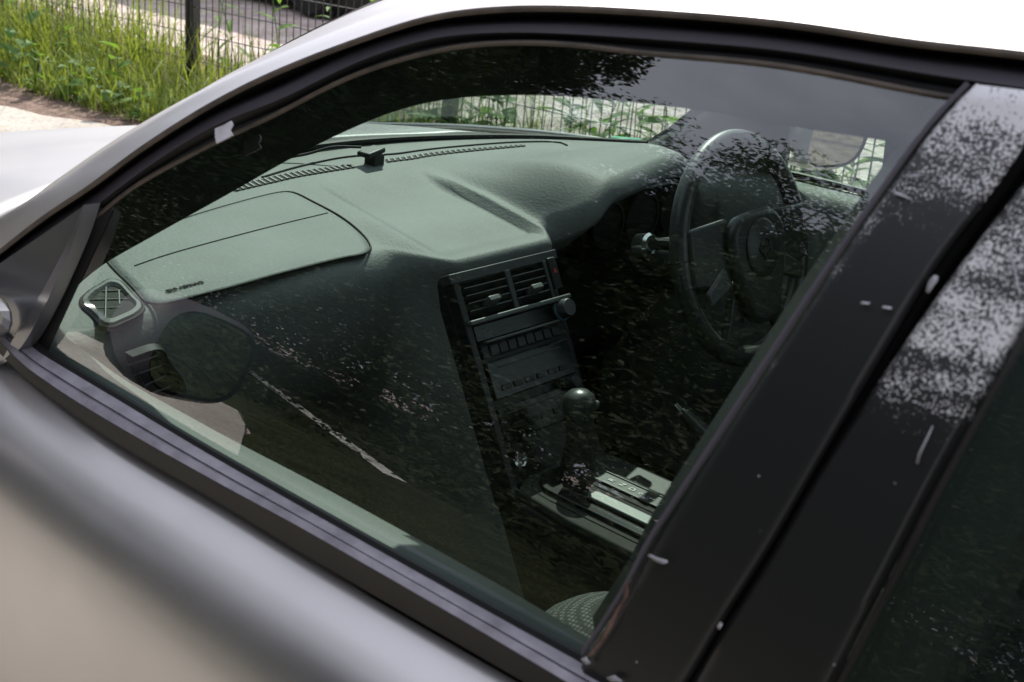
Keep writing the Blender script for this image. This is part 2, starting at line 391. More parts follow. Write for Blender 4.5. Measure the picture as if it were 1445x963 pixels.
# ------------------------------------------------------------------ setting: ground sheets
def sheet(name, x0, x1, y0, y1, z, mat, nx=1, ny=1, wob=0.0):
    vs = []
    for i in range(nx + 1):
        for j in range(ny + 1):
            x = lerp(x0, x1, i / nx); y = lerp(y0, y1, j / ny)
            if wob and (j in (0, ny)): y += random.uniform(-wob, wob)
            vs.append((x, y, z))
    o = mesh(name, vs, grid_faces(nx + 1, ny + 1), mat, None, smooth=False)
    return tag(o, kind='structure')
def sstep(a, b, t):
    t = min(1.0, max(0.0, (t - a) / (b - a)))
    return t * t * (3 - 2 * t)
def lerp(a, b, t):
    return a + (b - a) * t
def dash_keys(y):
    """front x,z / rear x,z / crown / roll radius of the dashboard at a given y"""
    xf = 0.885 - 0.14 * (abs(y) / 0.69) ** 2.5
    zf = 0.905 - 0.028 * (y / 0.69) ** 2
    stack = sstep(0.160, 0.090, y) * sstep(-0.150, -0.095, y)
    pod = sstep(-0.112, -0.185, y) * sstep(-0.600, -0.50, y)
    end = sstep(0.44, 0.60, y)
    xr = 0.555 - 0.018 * end
    zr = 0.857 - 0.010 * end
    r = 0.045
    cr = 0.006
    xr = lerp(xr, 0.463, stack); zr = lerp(zr, 0.852, stack); r = lerp(r, 0.012, stack)
    xr = lerp(xr, lerp(0.462, 0.530, sstep(-0.14, -0.54, y)), pod); r = lerp(r, 0.030, pod)
    return xf, zf, xr, zr, cr, r
def dash_z(x, y):
    xf, zf, xr, zr, cr, r = dash_keys(y)
    w = (x - xf) / (xr - xf)
    w = min(1.0, max(0.0, w))
    z = lerp(zf, zr, w) + 4 * w * (1 - w) * cr
    pod = sstep(-0.108, -0.235, y) * sstep(-0.610, -0.48, y)
    z += pod * (0.070 * sstep(0.22, 0.98, w))
    tray = sstep(0.108, 0.082, y) * sstep(-0.118, -0.100, y) * sstep(0.78, 0.66, x) * sstep(0.470, 0.505, x)
    z -= 0.012 * tray
    lip = math.exp(-((y + 0.116 - 0.10 * max(0, x - 0.62)) / 0.008) ** 2) * sstep(0.74, 0.66, x) * sstep(0.44, 0.50, x)
    z += 0.008 * lip
    return z

sheet('ground', -200, 200, -200, 200, -0.012, M_GRAVEL)
sheet('soil', -14, 30, -3.75, -1.7, -0.006, M_SOIL, 120, 3, .12)
_pv = []
# concrete pavement the car stands on; its far edge is ragged where soil spills over it
xs = [-14 + 0.22 * i for i in range(150)]
edge = []
for x in xs:
    ye = -2.12 + 0.42 * sstep(4.6, 5.7, x) + random.uniform(-.05, .05)
    edge.append(ye)
def near_edge(x):
    P = [(-14, 2.35), (1.7, 2.35), (2.25, 2.62), (3.1, 3.45), (3.6, 3.85), (4.2, 3.75), (5.2, 3.1), (7.0, 2.6), (9.0, 2.3), (40, 2.3)]
    for (x0, y0), (x1, y1) in zip(P, P[1:]):
        if x <= x1: return lerp(y0, y1, (x - x0) / (x1 - x0))
    return 2.3
pv = [(x, e, -0.001) for x, e in zip(xs, edge)] + [(x, near_edge(x), -0.001) for x in xs]
tag(mesh('pavement', pv, grid_faces(2, len(xs)), M_CONCRETE, None, smooth=False), kind='structure')
M_VERGE = ground_material("verge_grass", (0.016, 0.021, 0.009), (0.040, 0.046, 0.020), 5, 40, .02)
vg = [(x, near_edge(x) + random.uniform(-.05, .05), -0.005) for x in xs] + [(x, 60, -0.005) for x in xs]
tag(mesh('verge', vg, grid_faces(2, len(xs)), M_VERGE, None, smooth=False), kind='structure')
tag(mesh('road_marking', [(3.2, 4.48, .003), (9.0, 8.30, .003), (8.94, 8.42, .003), (3.14, 4.60, .003)], [(0, 1, 2, 3)], M_LINE, None, smooth=False), kind='structure')

# ------------------------------------------------------------------ the car
car = empty('parked_car')
tag(car, "silver right-hand-drive car on the pavement, its side window and peeling black pillar filling the view", 'car')

# --- side contours of the near door opening, front to rear (surface of the car's flank)
C1 = [(0.5591, 0.7394, 0.9029), (0.4646, 0.7278, 0.9654), (0.4337, 0.7220, 0.9888), (0.3886, 0.7124, 1.0220), (0.3433, 0.7019, 1.0532), (0.2819, 0.6828, 1.1016), (0.2152, 0.6609, 1.1488), (0.1594, 0.6435, 1.1820), (0.0827, 0.6220, 1.2195), (0.0169, 0.6051, 1.2465), (-0.0390, 0.5963, 1.2601), (-0.0900, 0.5911, 1.2679), (-0.1598, 0.5864, 1.2749), (-0.2655, 0.5813, 1.2822), (-0.3593, 0.5802, 1.2839), (-0.4185, 0.5782, 1.2867), (-0.5116, 0.5779, 1.2872), (-0.6195, 0.5809, 1.2829)]
CM = [(0.5895, 0.7317, 0.9115), (0.4803, 0.7191, 0.9750), (0.4495, 0.7130, 0.9982), (0.4045, 0.7030, 1.0312), (0.3596, 0.6919, 1.0629), (0.2980, 0.6722, 1.1112), (0.2311, 0.6496, 1.1583), (0.1747, 0.6318, 1.1915), (0.0972, 0.6098, 1.2289), (0.0306, 0.5926, 1.2559), (-0.0256, 0.5831, 1.2703), (-0.0769, 0.5774, 1.2787), (-0.1478, 0.5726, 1.2856), (-0.2553, 0.5676, 1.2926), (-0.3505, 0.5665, 1.2943), (-0.4107, 0.5646, 1.2969), (-0.5054, 0.5644, 1.2972), (-0.6151, 0.5678, 1.2924)]
C0 = [(0.9039, 0.7131, 0.7701), (0.6592, 0.7071, 0.9042), (0.5297, 0.6934, 0.9749), (0.4974, 0.6873, 0.9981), (0.4502, 0.6772, 1.0314), (0.4084, 0.6667, 1.0616), (0.3609, 0.6537, 1.0944), (0.3171, 0.6421, 1.1209), (0.2563, 0.6221, 1.1619), (0.1854, 0.5986, 1.2047), (0.1314, 0.5803, 1.2350), (0.0640, 0.5608, 1.2651), (-0.0052, 0.5458, 1.2871), (-0.0853, 0.5358, 1.3012), (-0.2016, 0.5298, 1.3094), (-0.3051, 0.5287, 1.3109), (-0.3933, 0.5287, 1.3109), (-0.4928, 0.5297, 1.3096), (-0.6075, 0.5340, 1.3036)]
C2 = [(0.6057, 0.7188, 0.8794), (0.5035, 0.7088, 0.9445), (0.4706, 0.7032, 0.9699), (0.4223, 0.6941, 1.0043), (0.3742, 0.6841, 1.0365), (0.3094, 0.6653, 1.0871), (0.2393, 0.6437, 1.1356), (0.1660, 0.6243, 1.1739), (0.1011, 0.6026, 1.2125), (0.0349, 0.5869, 1.2382), (-0.0325, 0.5783, 1.2517), (-0.0885, 0.5732, 1.2594), (-0.1483, 0.5693, 1.2652), (-0.2565, 0.5639, 1.2733), (-0.3523, 0.5622, 1.2759), (-0.4131, 0.5603, 1.2786), (-0.5086, 0.5596, 1.2796), (-0.6191, 0.5620, 1.2760)]
C2B = [(0.5925, 0.7248, 0.8827), (0.4919, 0.7146, 0.9471), (0.4595, 0.7090, 0.9723), (0.4118, 0.7000, 1.0063), (0.3642, 0.6899, 1.0382), (0.3002, 0.6712, 1.0884), (0.2309, 0.6497, 1.1365), (0.1582, 0.6304, 1.1744), (0.0939, 0.6088, 1.2128), (0.0284, 0.5933, 1.2382), (-0.0384, 0.5847, 1.2517), (-0.0939, 0.5797, 1.2593), (-0.1532, 0.5758, 1.2652), (-0.2604, 0.5703, 1.2733), (-0.3554, 0.5686, 1.2758), (-0.4157, 0.5667, 1.2786), (-0.5103, 0.5660, 1.2797), (-0.6199, 0.5684, 1.2762)]
C3 = [(0.5761, 0.7334, 0.8719), (0.4748, 0.7241, 0.9373), (0.4422, 0.7188, 0.9626), (0.3947, 0.7100, 0.9975), (0.3479, 0.6999, 1.0307), (0.2844, 0.6815, 1.0814), (0.2159, 0.6603, 1.1300), (0.1433, 0.6420, 1.1669), (0.0794, 0.6211, 1.2046), (0.0158, 0.6050, 1.2315), (-0.0497, 0.5962, 1.2455), (-0.1049, 0.5917, 1.2525), (-0.1635, 0.5880, 1.2582), (-0.2691, 0.5825, 1.2663), (-0.3632, 0.5814, 1.2680), (-0.4052, 0.5807, 1.2690), (-0.4231, 0.5802, 1.2697), (-0.5157, 0.5786, 1.2722), (-0.6232, 0.5802, 1.2698)]
C4 = [(0.5825, 0.7322, 0.8459), (0.4760, 0.7248, 0.9149), (0.4301, 0.7179, 0.9522), (0.3792, 0.7082, 0.9922), (0.3347, 0.6971, 1.0295), (0.2971, 0.6859, 1.0618), (0.2070, 0.6624, 1.1186), (0.1529, 0.6477, 1.1493), (0.0791, 0.6238, 1.1943), (0.0123, 0.6075, 1.2221), (-0.0411, 0.5988, 1.2362), (-0.1069, 0.5930, 1.2455), (-0.1667, 0.5905, 1.2494), (-0.2723, 0.5853, 1.2574), (-0.3843, 0.5848, 1.2580), (-0.4264, 0.5833, 1.2604), (-0.5189, 0.5816, 1.2629), (-0.6254, 0.5816, 1.2629)]
def shift(c, d): return [V(p) + V(d) for p in c]
CMB = [(0.6369, 0.7105, 0.8947), (0.5210, 0.6987, 0.9614), (0.4884, 0.6928, 0.9857), (0.4409, 0.6830, 1.0201), (0.3937, 0.6719, 1.0531), (0.3293, 0.6521, 1.1031), (0.2596, 0.6293, 1.1519), (0.2012, 0.6112, 1.1862), (0.1210, 0.5888, 1.2248), (0.0522, 0.5712, 1.2526), (-0.0057, 0.5615, 1.2674), (-0.0585, 0.5556, 1.2761), (-0.1315, 0.5507, 1.2832), (-0.2423, 0.5456, 1.2905), (-0.3404, 0.5444, 1.2921), (-0.4024, 0.5425, 1.2949), (-0.4999, 0.5422, 1.2952), (-0.6129, 0.5458, 1.2902)]
C0B = [(1.1050, 0.6384, 0.6951), (0.8414, 0.6264, 0.8420), (0.6823, 0.6169, 0.9261), (0.6429, 0.6116, 0.9531), (0.5862, 0.6023, 0.9916), (0.5366, 0.5921, 1.0262), (0.4811, 0.5792, 1.0635), (0.4306, 0.5674, 1.0933), (0.3609, 0.5466, 1.1394), (0.2806, 0.5217, 1.1872), (0.2199, 0.5021, 1.2210), (0.1448, 0.4811, 1.2544), (0.0678, 0.4648, 1.2788), (-0.0210, 0.4539, 1.2944), (-0.1497, 0.4474, 1.3035), (-0.2642, 0.4461, 1.3052), (-0.3617, 0.4462, 1.3051), (-0.4718, 0.4472, 1.3037), (-0.5987, 0.4520, 1.2971)]
C1, CM, CMB, C0, C0B, C2, C2B, C3, C4 = [fair(c_) for c_ in (C1, CM, CMB, C0, C0B, C2, C2B, C3, C4)]
CM = [a.lerp(b, sstep(.18, .62, i / 109)) for i, (a, b) in enumerate(zip(CM, CMB))]
C0 = [a.lerp(b, sstep(.18, .62, i / 109)) for i, (a, b) in enumerate(zip(C0, C0B))]

roof_side = loft('roof_rail', [C1, CM, C0, shift(C0, (.020, -.04, .002))], M_PAINT, car, n=90, m=5, smooth_across=True, sharp=60)
loft('rail_groove', [C1, C2], M_DEEP, car, n=90)
tube('rail_trim', C1, 0.0026, M_DIRTY, car, n=110, seg=6)

# --- roof panel and header
nr = [p for p in resample(shift(C0, (.020, -.04, .002)), 90) if p.x < 0.16]
near_roof = nr + [V((-1.0, .50, nr[-1].z - .02)), V((-1.5, .48, nr[-1].z - .06))]
far_roof = [V((p.x, -p.y, p.z)) for p in near_roof]
mid = [V((p.x + .035, 0, p.z + .024)) for p in near_roof]
qn = [V((p.x + .02, p.y * .6, p.z + .018)) for p in near_roof]
qf = [V((p.x + .02, -p.y * .6, p.z + .018)) for p in near_roof]
roof = loft('roof', [near_roof, qn, mid, qf, far_roof], M_PAINT, car, n=24, m=4, smooth_across=True)
loft('headliner', [shift(near_roof, (0, -.01, -.035)), shift(mid, (0, 0, -.04)), shift(far_roof, (0, .01, -.035))], M_HEADLINER, roof, n=20, m=6, smooth_across=True)
far_side = [V((p.x, -p.y, p.z)) for p in resample(C0, 60)]
far_low = [V((p.x, -p.y, p.z)) for p in resample(C1, 60)]
loft('far_roof_rail', [far_side, far_low], M_PAINT, car, n=60, solid=.02)

# --- windshield, A-pillars, cowl
hx = near_roof[0]
WS_B = [(.745, -.700, .872), (.835, -.45, .890), (.880, -.2, .902), (.888, 0, .906), (.868, .2, .902), (.800, .45, .890), (.690, .690, .872)]
_far = resample([(.745, -.700, .872), (.44, -.625, 1.08), (.10, -hx.y, hx.z - .01)], 30)
_near = resample([(.690, .690, .872)] + [p for p in resample(shift(C0, (.018, -.034, .000)), 60) if .11 < p.x < .60], 30)
wrows = []
for k in range(30):
    u = k / 29; row = []
    for j in range(37):
        t = j / 36; bow = 1 - abs(2 * t - 1) ** 2.3
        row.append(_far[k].lerp(_near[k], t) + V((lerp(.175, .09, u), 0, lerp(.033, .035, u) + .03 * math.sin(math.pi * u))) * bow)
    wrows.append(row)
windshield = mesh('windshield', [p for r in wrows for p in r], grid_faces(30, 37), M_WS, car, sharp=0)
WS_M, WS_T = wrows[14], wrows[-1]
tag(windshield)
_m = resample(list(reversed(_far)), 24)
A_out = [p + V((-.050, -.014, -.012)) for p in _m]
A_wide = [p + V((-.075 - .06 * (i / 23), -.006, -.022)) for i, p in enumerate(_m)]
loft('windshield_pillar', [_m, [p + V((-.02, -.016, .002)) for p in _m], A_out], M_PAINT, car, n=24, m=4, smooth_across=True)
loft('pillar_trim', [[p + V((-.004, .006, -.006)) for p in _m], [p + V((-.030, .030, -.012)) for p in _m], [p + V((0, .012, -.004)) for p in A_wide]], M_PILLAR, car, n=24, m=5, smooth_across=True)
# black ceramic band along the lower edge of the glass and cowl behind it
cow = shift(WS_B, (.004, 0, -.002))
cowl = loft('cowl', [shift(WS_B, (-.03, 0, -.012)), shift(WS_B, (.03, 0, -.004)), shift(WS_B, (.115, 0, -.014))], M_DARK, car, n=40, m=3)
tube('lower_glass_seal', shift(WS_B, (-.012, 0, .004)), .006, M_RUBBER, windshield, n=40)
mesh('sticker', [(0.8057, -0.6812, 0.8777), (0.7745, -0.7387, 0.8729), (0.7492, -0.7045, 0.8758), (0.7751, -0.6418, 0.8808)], [(0, 1, 2, 3)], M_STICKER, car, solid=.001)
# --- hood, fenders and nose
def hood_row(x, h, w):
    out = []
    for k in range(-10, 11):
        t = k / 10; y = t * w
        z = h - 0.035 * t * t - 0.07 * max(0, abs(t) - .86) / .14 * .6 + .006 * math.exp(-((abs(t) - .62) / .1) ** 2)
        out.append((x - .15 * t * t * (1 if x < 1.3 else .7), y, z))
    return out
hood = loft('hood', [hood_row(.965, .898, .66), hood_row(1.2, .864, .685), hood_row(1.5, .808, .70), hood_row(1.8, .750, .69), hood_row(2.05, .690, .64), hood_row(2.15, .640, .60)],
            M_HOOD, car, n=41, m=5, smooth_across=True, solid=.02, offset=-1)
for s in (1, -1):
    fl = []
    for x, y0, z0 in ((.615, .745, .853), (.85, .722, .856), (1.2, .716, .815), (1.5, .722, .762), (1.84, .700, .700)):
        fl.append([(x, s * y0, z0), (x, s * (y0 + .030), z0 - .017), (x, s * (y0 + .064), z0 - .052), (x, s * (y0 + .080), z0 - .15), (x, s * (y0 + .086), z0 - .25 if not 1.1 < x < 1.7 else z0 - .17), (x, s * (y0 + .070), .30 if not 1.1 < x < 1.7 else .62)])
    loft('fender', [[r[k] for r in fl] for k in range(6)], M_PAINT, car, n=40, m=5, smooth_across=True, solid=.01)
bump_rows = []
for x, z, w in ((2.13, .655, .60), (2.24, .60, .58), (2.28, .48, .58), (2.26, .28, .56), (2.20, .20, .55)):
    bump_rows.append([(x - .30 * (t / 8) ** 4 - .04 * (t / 8) ** 2, t / 8 * (w + .14 * (abs(t) / 8) ** 3), z) for t in range(-8, 9)])
loft('front_bumper', bump_rows, M_PAINT, car, n=33, m=4, smooth_across=True, solid=.01)

# --- near front door: outer skin
SK = [(0.6128, 0.7423, 0.8548), (0.5369, 0.7422, 0.8568), (0.4336, 0.7419, 0.8603), (0.3019, 0.7427, 0.8493), (0.2201, 0.7428, 0.8477), (0.0971, 0.7426, 0.8506), (-0.0377, 0.7425, 0.8518), (-0.2205, 0.7422, 0.8569), (-0.3389, 0.7419, 0.8602), (-0.5039, 0.7415, 0.8655), (-0.6624, 0.7410, 0.8707), (-0.7922, 0.7404, 0.8769)]
prof = [(0, 0), (.014, -.0075), (.030, -.0165), (.044, -.0255), (.055, -.036), (.064, -.050), (.071, -.071), (.077, -.105), (.081, -.150), (.085, -.200), (.088, -.250), (.090, -.32), (.087, -.41), (.068, -.53), (.04, -.63)]
SK = fair(SK)
skin_rows = [shift(SK, (0, a, b)) for a, b in prof]
door = loft('front_door', skin_rows, M_PAINT, car, n=60, m=3, smooth_across=True, sharp=0)
# --- belt moulding: weathered flat band with a dark lower lip
B0 = [(0.5704, 0.7352, 0.8857), (0.4325, 0.7341, 0.8944), (0.3941, 0.7348, 0.8891), (0.3513, 0.7349, 0.8879), (0.2468, 0.7350, 0.8871), (0.1415, 0.7351, 0.8861), (0.1077, 0.7352, 0.8861), (-0.0569, 0.7349, 0.8879), (-0.1275, 0.7348, 0.8890), (-0.2098, 0.7346, 0.8904), (-0.2746, 0.7345, 0.8918), (-0.3549, 0.7343, 0.8931), (-0.4945, 0.7342, 0.8937), (-0.6547, 0.7342, 0.8937)]
B1 = [(0.5352, 0.7516, 0.8916), (0.4269, 0.7517, 0.8912), (0.3962, 0.7526, 0.8831), (0.3161, 0.7532, 0.8774), (0.2058, 0.7533, 0.8772), (0.0827, 0.7529, 0.8803), (-0.0276, 0.7525, 0.8843), (-0.1128, 0.7523, 0.8860), (-0.1874, 0.7522, 0.8872), (-0.2604, 0.7521, 0.8875), (-0.3425, 0.7521, 0.8877), (-0.5047, 0.7521, 0.8880), (-0.6602, 0.7517, 0.8907)]
B2 = [(0.5409, 0.7497, 0.8804), (0.4315, 0.7501, 0.8762), (0.4160, 0.7506, 0.8711), (0.3637, 0.7512, 0.8648), (0.2861, 0.7516, 0.8603), (0.2056, 0.7517, 0.8586), (0.0847, 0.7515, 0.8618), (-0.0478, 0.7514, 0.8628), (-0.2275, 0.7510, 0.8674), (-0.3440, 0.7507, 0.8704), (-0.5063, 0.7502, 0.8753), (-0.6624, 0.7497, 0.8801)]
SK, B0, B1, B2 = fair(SK), fair(B0), fair(B1), fair(B2)
Bm = [a.lerp(b, .42) + V((0, .003, .001)) for a, b in zip(resample(B0, 60), resample(B1, 60))]
Bg = [a.lerp(b, .47) + V((0, 0, -.0015)) for a, b in zip(resample(B0, 60), resample(B1, 60))]
B1r = resample(B1, 60)

loft('belt_moulding', [[p + V((0, -.004, -.012)) for p in resample(B0, 60)], B0, Bm, Bg, [p + V((0, -.004, .004)) for p in B1r], B1], M_BELT, door, n=60, sharp=28)
loft('belt_lip', [[p + V((0, -.001, -.001)) for p in B1r], [a.lerp(b, .45) + V((0, -.002, 0)) for a, b in zip(B1r, resample(B2, 60))], B2, shift(resample(B2, 60), (0, -.012, -.004))], M_BROWNRUB, door, n=60, sharp=40)
tube('belt_seal', [p + V((0, -.003, .001)) for p in resample(B0, 70)], .0035, M_RUBBER, door, seg=6)

# --- window frame of the door
loft('window_frame', [C2, C2B, [a.lerp(b, .5) + V((0, .003, .001)) for a, b in zip(resample(C2B, 90), resample(C3, 90))], C3], M_SATIN, door, n=90, m=1)
loft('frame_seal', [C3, [a.lerp(b, .35) + V((0, -.006, -.002)) for a, b in zip(resample(C3, 90), resample(C4, 90))], [a.lerp(b, .75) + V((0, .001, 0)) for a, b in zip(resample(C3, 90), resample(C4, 90))], C4], M_RUBBER, door, n=90)
tube('seal_lip', C4, 0.0020, M_DIRTY, door, n=110, seg=6)
# front edge seal and black corner behind the mirror sail
FS = [(0.3571, 0.6979, 1.0336), (0.3617, 0.7087, 0.9982), (0.3866, 0.7230, 0.9376), (0.4203, 0.7309, 0.8858)]
FE = [(0.3159, 0.6940, 1.0389), (0.3260, 0.7045, 1.0054), (0.3477, 0.7179, 0.9522), (0.3817, 0.7287, 0.8859)]
loft('corner_seal', [FS, FE], M_RUBBER, door, n=16)
# mirror sail: silver triangle with a raised rim
SA = [(0.3314, 0.7121, 1.0423), (0.3328, 0.7182, 1.0238), (0.3360, 0.7233, 1.0072), (0.3589, 0.7379, 0.9486), (0.3903, 0.7464, 0.8987), (0.4194, 0.7496, 0.8712), (0.4381, 0.7505, 0.8601)]
SB = [(0.3387, 0.7101, 1.0390), (0.3922, 0.7219, 1.0007), (0.4557, 0.7329, 0.9571), (0.5167, 0.7408, 0.9152), (0.5805, 0.7465, 0.8693), (0.5489, 0.7479, 0.8520), (0.4740, 0.7483, 0.8454)]
SAi = [a.lerp(b, .10) + V((0, .002, 0)) for a, b in zip(resample(SA, 24), resample(SB, 24))]
SAj = [a.lerp(b, .14) + V((0, -.003, 0)) for a, b in zip(resample(SA, 24), resample(SB, 24))]
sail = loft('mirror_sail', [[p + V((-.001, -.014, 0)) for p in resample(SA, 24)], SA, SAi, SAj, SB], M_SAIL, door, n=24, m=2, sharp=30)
loft('mirror_pivot', [[(0.5245, 0.7445, 0.9122), (0.4685, 0.7427, 0.9235), (0.4362, 0.7418, 0.9283), (0.4186, 0.7429, 0.9222), (0.4140, 0.7455, 0.9055), (0.4326, 0.7472, 0.8928), (0.4901, 0.7495, 0.8723)], [(0.4667, 0.7713, 0.9309), (0.4139, 0.7693, 0.9415), (0.3880, 0.7688, 0.9441), (0.3726, 0.7697, 0.9399), (0.3683, 0.7719, 0.9279), (0.3819, 0.7735, 0.9185), (0.4328, 0.7762, 0.9005)], [(0.4563, 0.7769, 0.9236), (0.4043, 0.7745, 0.9370), (0.3839, 0.7739, 0.9401), (0.3730, 0.7743, 0.9380), (0.3711, 0.7757, 0.9306), (0.3803, 0.7766, 0.9252), (0.4258, 0.7790, 0.9104)]], M_SAIL, sail, n=20, m=3, smooth_across=True)
# glass
TOPG = [(0.3296, 0.6928, 1.0394), (0.2998, 0.6842, 1.0635), (0.2096, 0.6605, 1.1203), (0.1555, 0.6458, 1.1510), (0.0815, 0.6218, 1.1960), (0.0146, 0.6054, 1.2238), (-0.0390, 0.5967, 1.2379), (-0.1049, 0.5909, 1.2471), (-0.1649, 0.5884, 1.2509), (-0.2709, 0.5833, 1.2588), (-0.3851, 0.5827, 1.2596)]
BOTG = [(0.4104, 0.7287, 0.8766), (0.3393, 0.7285, 0.8782), (0.2577, 0.7285, 0.8782), (0.1513, 0.7285, 0.8785), (0.0419, 0.7282, 0.8808), (-0.0496, 0.7283, 0.8805), (-0.1209, 0.7280, 0.8828), (-0.2049, 0.7283, 0.8804), (-0.2821, 0.7280, 0.8832)]
def side_y(z):
    zc = min(max((z - .86) / .42, -.3), 1.4)
    return (GDv + .12 * zc * (1 - zc) - GNv[1] * z) / GNv[0]
TH = math.radians(21); GNv = (math.cos(TH), math.sin(TH)); GDv = GNv[0] * .73 + GNv[1] * .88
def side_loft(name, A, B, mat, parent, n, m, off):
    ra, rb = resample(A, n), resample(B, n); rows = []
    for k in range(m + 1):
        row = []
        for p, q in zip(ra, rb):
            v = p.lerp(q, k / m); v.y = side_y(v.z) + off; row.append(v)
        rows.append(row)
    return mesh(name, [p for r in rows for p in r], grid_faces(m + 1, n), mat, parent, sharp=0)
side_loft('side_window', TOPG, BOTG, M_GLASS, door, 40, 16, -.007)
# glass run and slim dark strip along the rear edge of the pane
PL = [(-0.3982, 0.5933, 1.2678), (-0.3959, 0.5963, 1.2633), (-0.3870, 0.6101, 1.2421), (-0.3775, 0.6307, 1.2084), (-0.3656, 0.6552, 1.1640), (-0.3503, 0.6836, 1.1047), (-0.3370, 0.7027, 1.0569), (-0.3236, 0.7170, 1.0139), (-0.3153, 0.7245, 0.9876), (-0.3064, 0.7332, 0.9505), (-0.2892, 0.7417, 0.9016)]
tube('rear_glass_run', [p + V((.003, -.004, 0)) for p in resample(PL, 40)],   .0017, M_SATIN, door, seg=6)
PI = [p + V((.035, -.055, -.01)) for p in resample(PL, 40)]
loft('inner_pillar_trim', [[p + V((.006, -.02, 0)) for p in resample(PL, 40)], PI, [p + V((-.05, -.03, 0)) for p in PI]], M_TRIM, door, n=40, m=2)
# --- black pillar covers
PR = [(-0.4337, 0.5920, 1.2697), (-0.4314, 0.5969, 1.2624), (-0.4413, 0.6167, 1.2317), (-0.4372, 0.6264, 1.2157), (-0.4257, 0.6473, 1.1790), (-0.4145, 0.6739, 1.1262), (-0.4020, 0.6980, 1.0693), (-0.3888, 0.7183, 1.0094), (-0.3765, 0.7307, 0.9620), (-0.3647, 0.7386, 0.9221)]
ra, rb = resample([(-0.3991, 0.5929, 1.2684), (-0.3963, 0.5958, 1.2641), (-0.3870, 0.6101, 1.2421), (-0.3775, 0.6307, 1.2084), (-0.3656, 0.6552, 1.1640), (-0.3503, 0.6836, 1.1047), (-0.3370, 0.7027, 1.0569), (-0.3236, 0.7170, 1.0139), (-0.3153, 0.7245, 0.9876), (-0.3064, 0.7332, 0.9505), (-0.2892, 0.7417, 0.9016), (-0.2816, 0.7445, 0.8793)], 40), resample([(-0.4373, 0.5916, 1.2703), (-0.4395, 0.5984, 1.2602), (-0.4383, 0.6107, 1.2412), (-0.4328, 0.6259, 1.2166), (-0.4208, 0.6487, 1.1763), (-0.4108, 0.6744, 1.1250), (-0.3993, 0.6984, 1.0684), (-0.3870, 0.7176, 1.0120), (-0.3727, 0.7308, 0.9616), (-0.3630, 0.7382, 0.9245), (-0.3515, 0.7433, 0.8895)], 40)
rows = []
for k in range(13):
    rows.append([V((p.lerp(q, k / 12).x, side_y(p.lerp(q, k / 12).z) + .007 - (.004 if k in (0, 12) else 0), p.lerp(q, k / 12).z)) for p, q in zip(ra, rb)])
cover = mesh('pillar_cover', [p for r in rows for p in r], grid_faces(13, 40), M_PEEL, door, solid=.004, offset=-1)
# gap between the doors
GA, GB = [p + V((0, -.010, 0)) for p in rb], [(-0.4630, 0.5703, 1.2734), (-0.4537, 0.5784, 1.2612), (-0.4463, 0.5946, 1.2361), (-0.4386, 0.6101, 1.2107), (-0.4259, 0.6328, 1.1700), (-0.4118, 0.6581, 1.1186), (-0.3963, 0.6824, 1.0597), (-0.3829, 0.7013, 1.0018), (-0.3674, 0.7140, 0.9503), (-0.3570, 0.7209, 0.9122), (-0.3449, 0.7256, 0.8758)]
loft('gap_backing', [[p + V((.035, -.016, 0)) for p in GA], [p + V((-.030, -.016, 0)) for p in resample(GB, 40)]], M_DEEP, car, n=40)
loft('door_gap', [GA, [a.lerp(b, .5) + V((0, -.012, 0)) for a, b in zip(GA, resample(GB, 40))], GB], M_DEEP, car, n=40)
# rear door: its pillar cover, window, seal
RB = [(-0.5189, 0.5892, 1.2708), (-0.5057, 0.5998, 1.2548), (-0.4913, 0.6190, 1.2244), (-0.4802, 0.6421, 1.1845), (-0.4721, 0.6680, 1.1342), (-0.4638, 0.6913, 1.0811), (-0.4570, 0.7092, 1.0318), (-0.4460, 0.7284, 0.9628), (-0.4403, 0.7349, 0.9313)]
RA = [p + V((-.003, .012, 0)) for p in resample(GB, 40)]
rear_door = loft('rear_door', [shift(s, (0, 0, 0)) for s in [[(-.55 - .09 * k, .735 + .0 * k, .853) for k in range(12)], [(-.55 - .09 * k, .79, .79) for k in range(12)], [(-.55 - .09 * k, .815, .60) for k in range(12)], [(-.55 - .09 * k, .79, .30) for k in range(12)]]], M_PAINT, car, n=12, m=4, smooth_across=True)
rbb = resample(RB, 40); rows = []
for k in range(13):
    rows.append([V((p.lerp(q, k / 12).x, side_y(p.lerp(q, k / 12).z) + .006 - (.005 if k in (0, 12) else 0), p.lerp(q, k / 12).z)) for p, q in zip(RA, rbb)])
rcover = mesh('pillar_cover', [p for r in rows for p in r], grid_faces(13, 40), M_PEEL2, rear_door, solid=.004, offset=-1)
tube('cover_edge', [p + V((-.003, -.003, 0)) for p in rbb], .002, M_BROWNRUB, rear_door, seg=6)
RG = [p + V((.01, -.010, 0)) for p in rbb]
RG2 = [V((p.x - .75, side_y(p.z) - .007, p.z)) for p in RG]
side_loft('side_window', RG, RG2, M_GLASS_REAR, rear_door, 24, 6, -.010)
loft('inner_pillar_trim', [[p + V((0, -.022, 0)) for p in rbb], [p + V((-.040, -.050, 0)) for p in rbb], [p + V((-.040, -.12, 0)) for p in rbb]], M_TRIM, rear_door, n=30, m=2)
loft('belt_moulding', [[(-.45 - .1 * k, .728, .890) for k in range(12)], [(-.45 - .1 * k, .745, .872) for k in range(12)], [(-.45 - .1 * k, .742, .850) for k in range(12)]], M_BELT, rear_door, n=12)
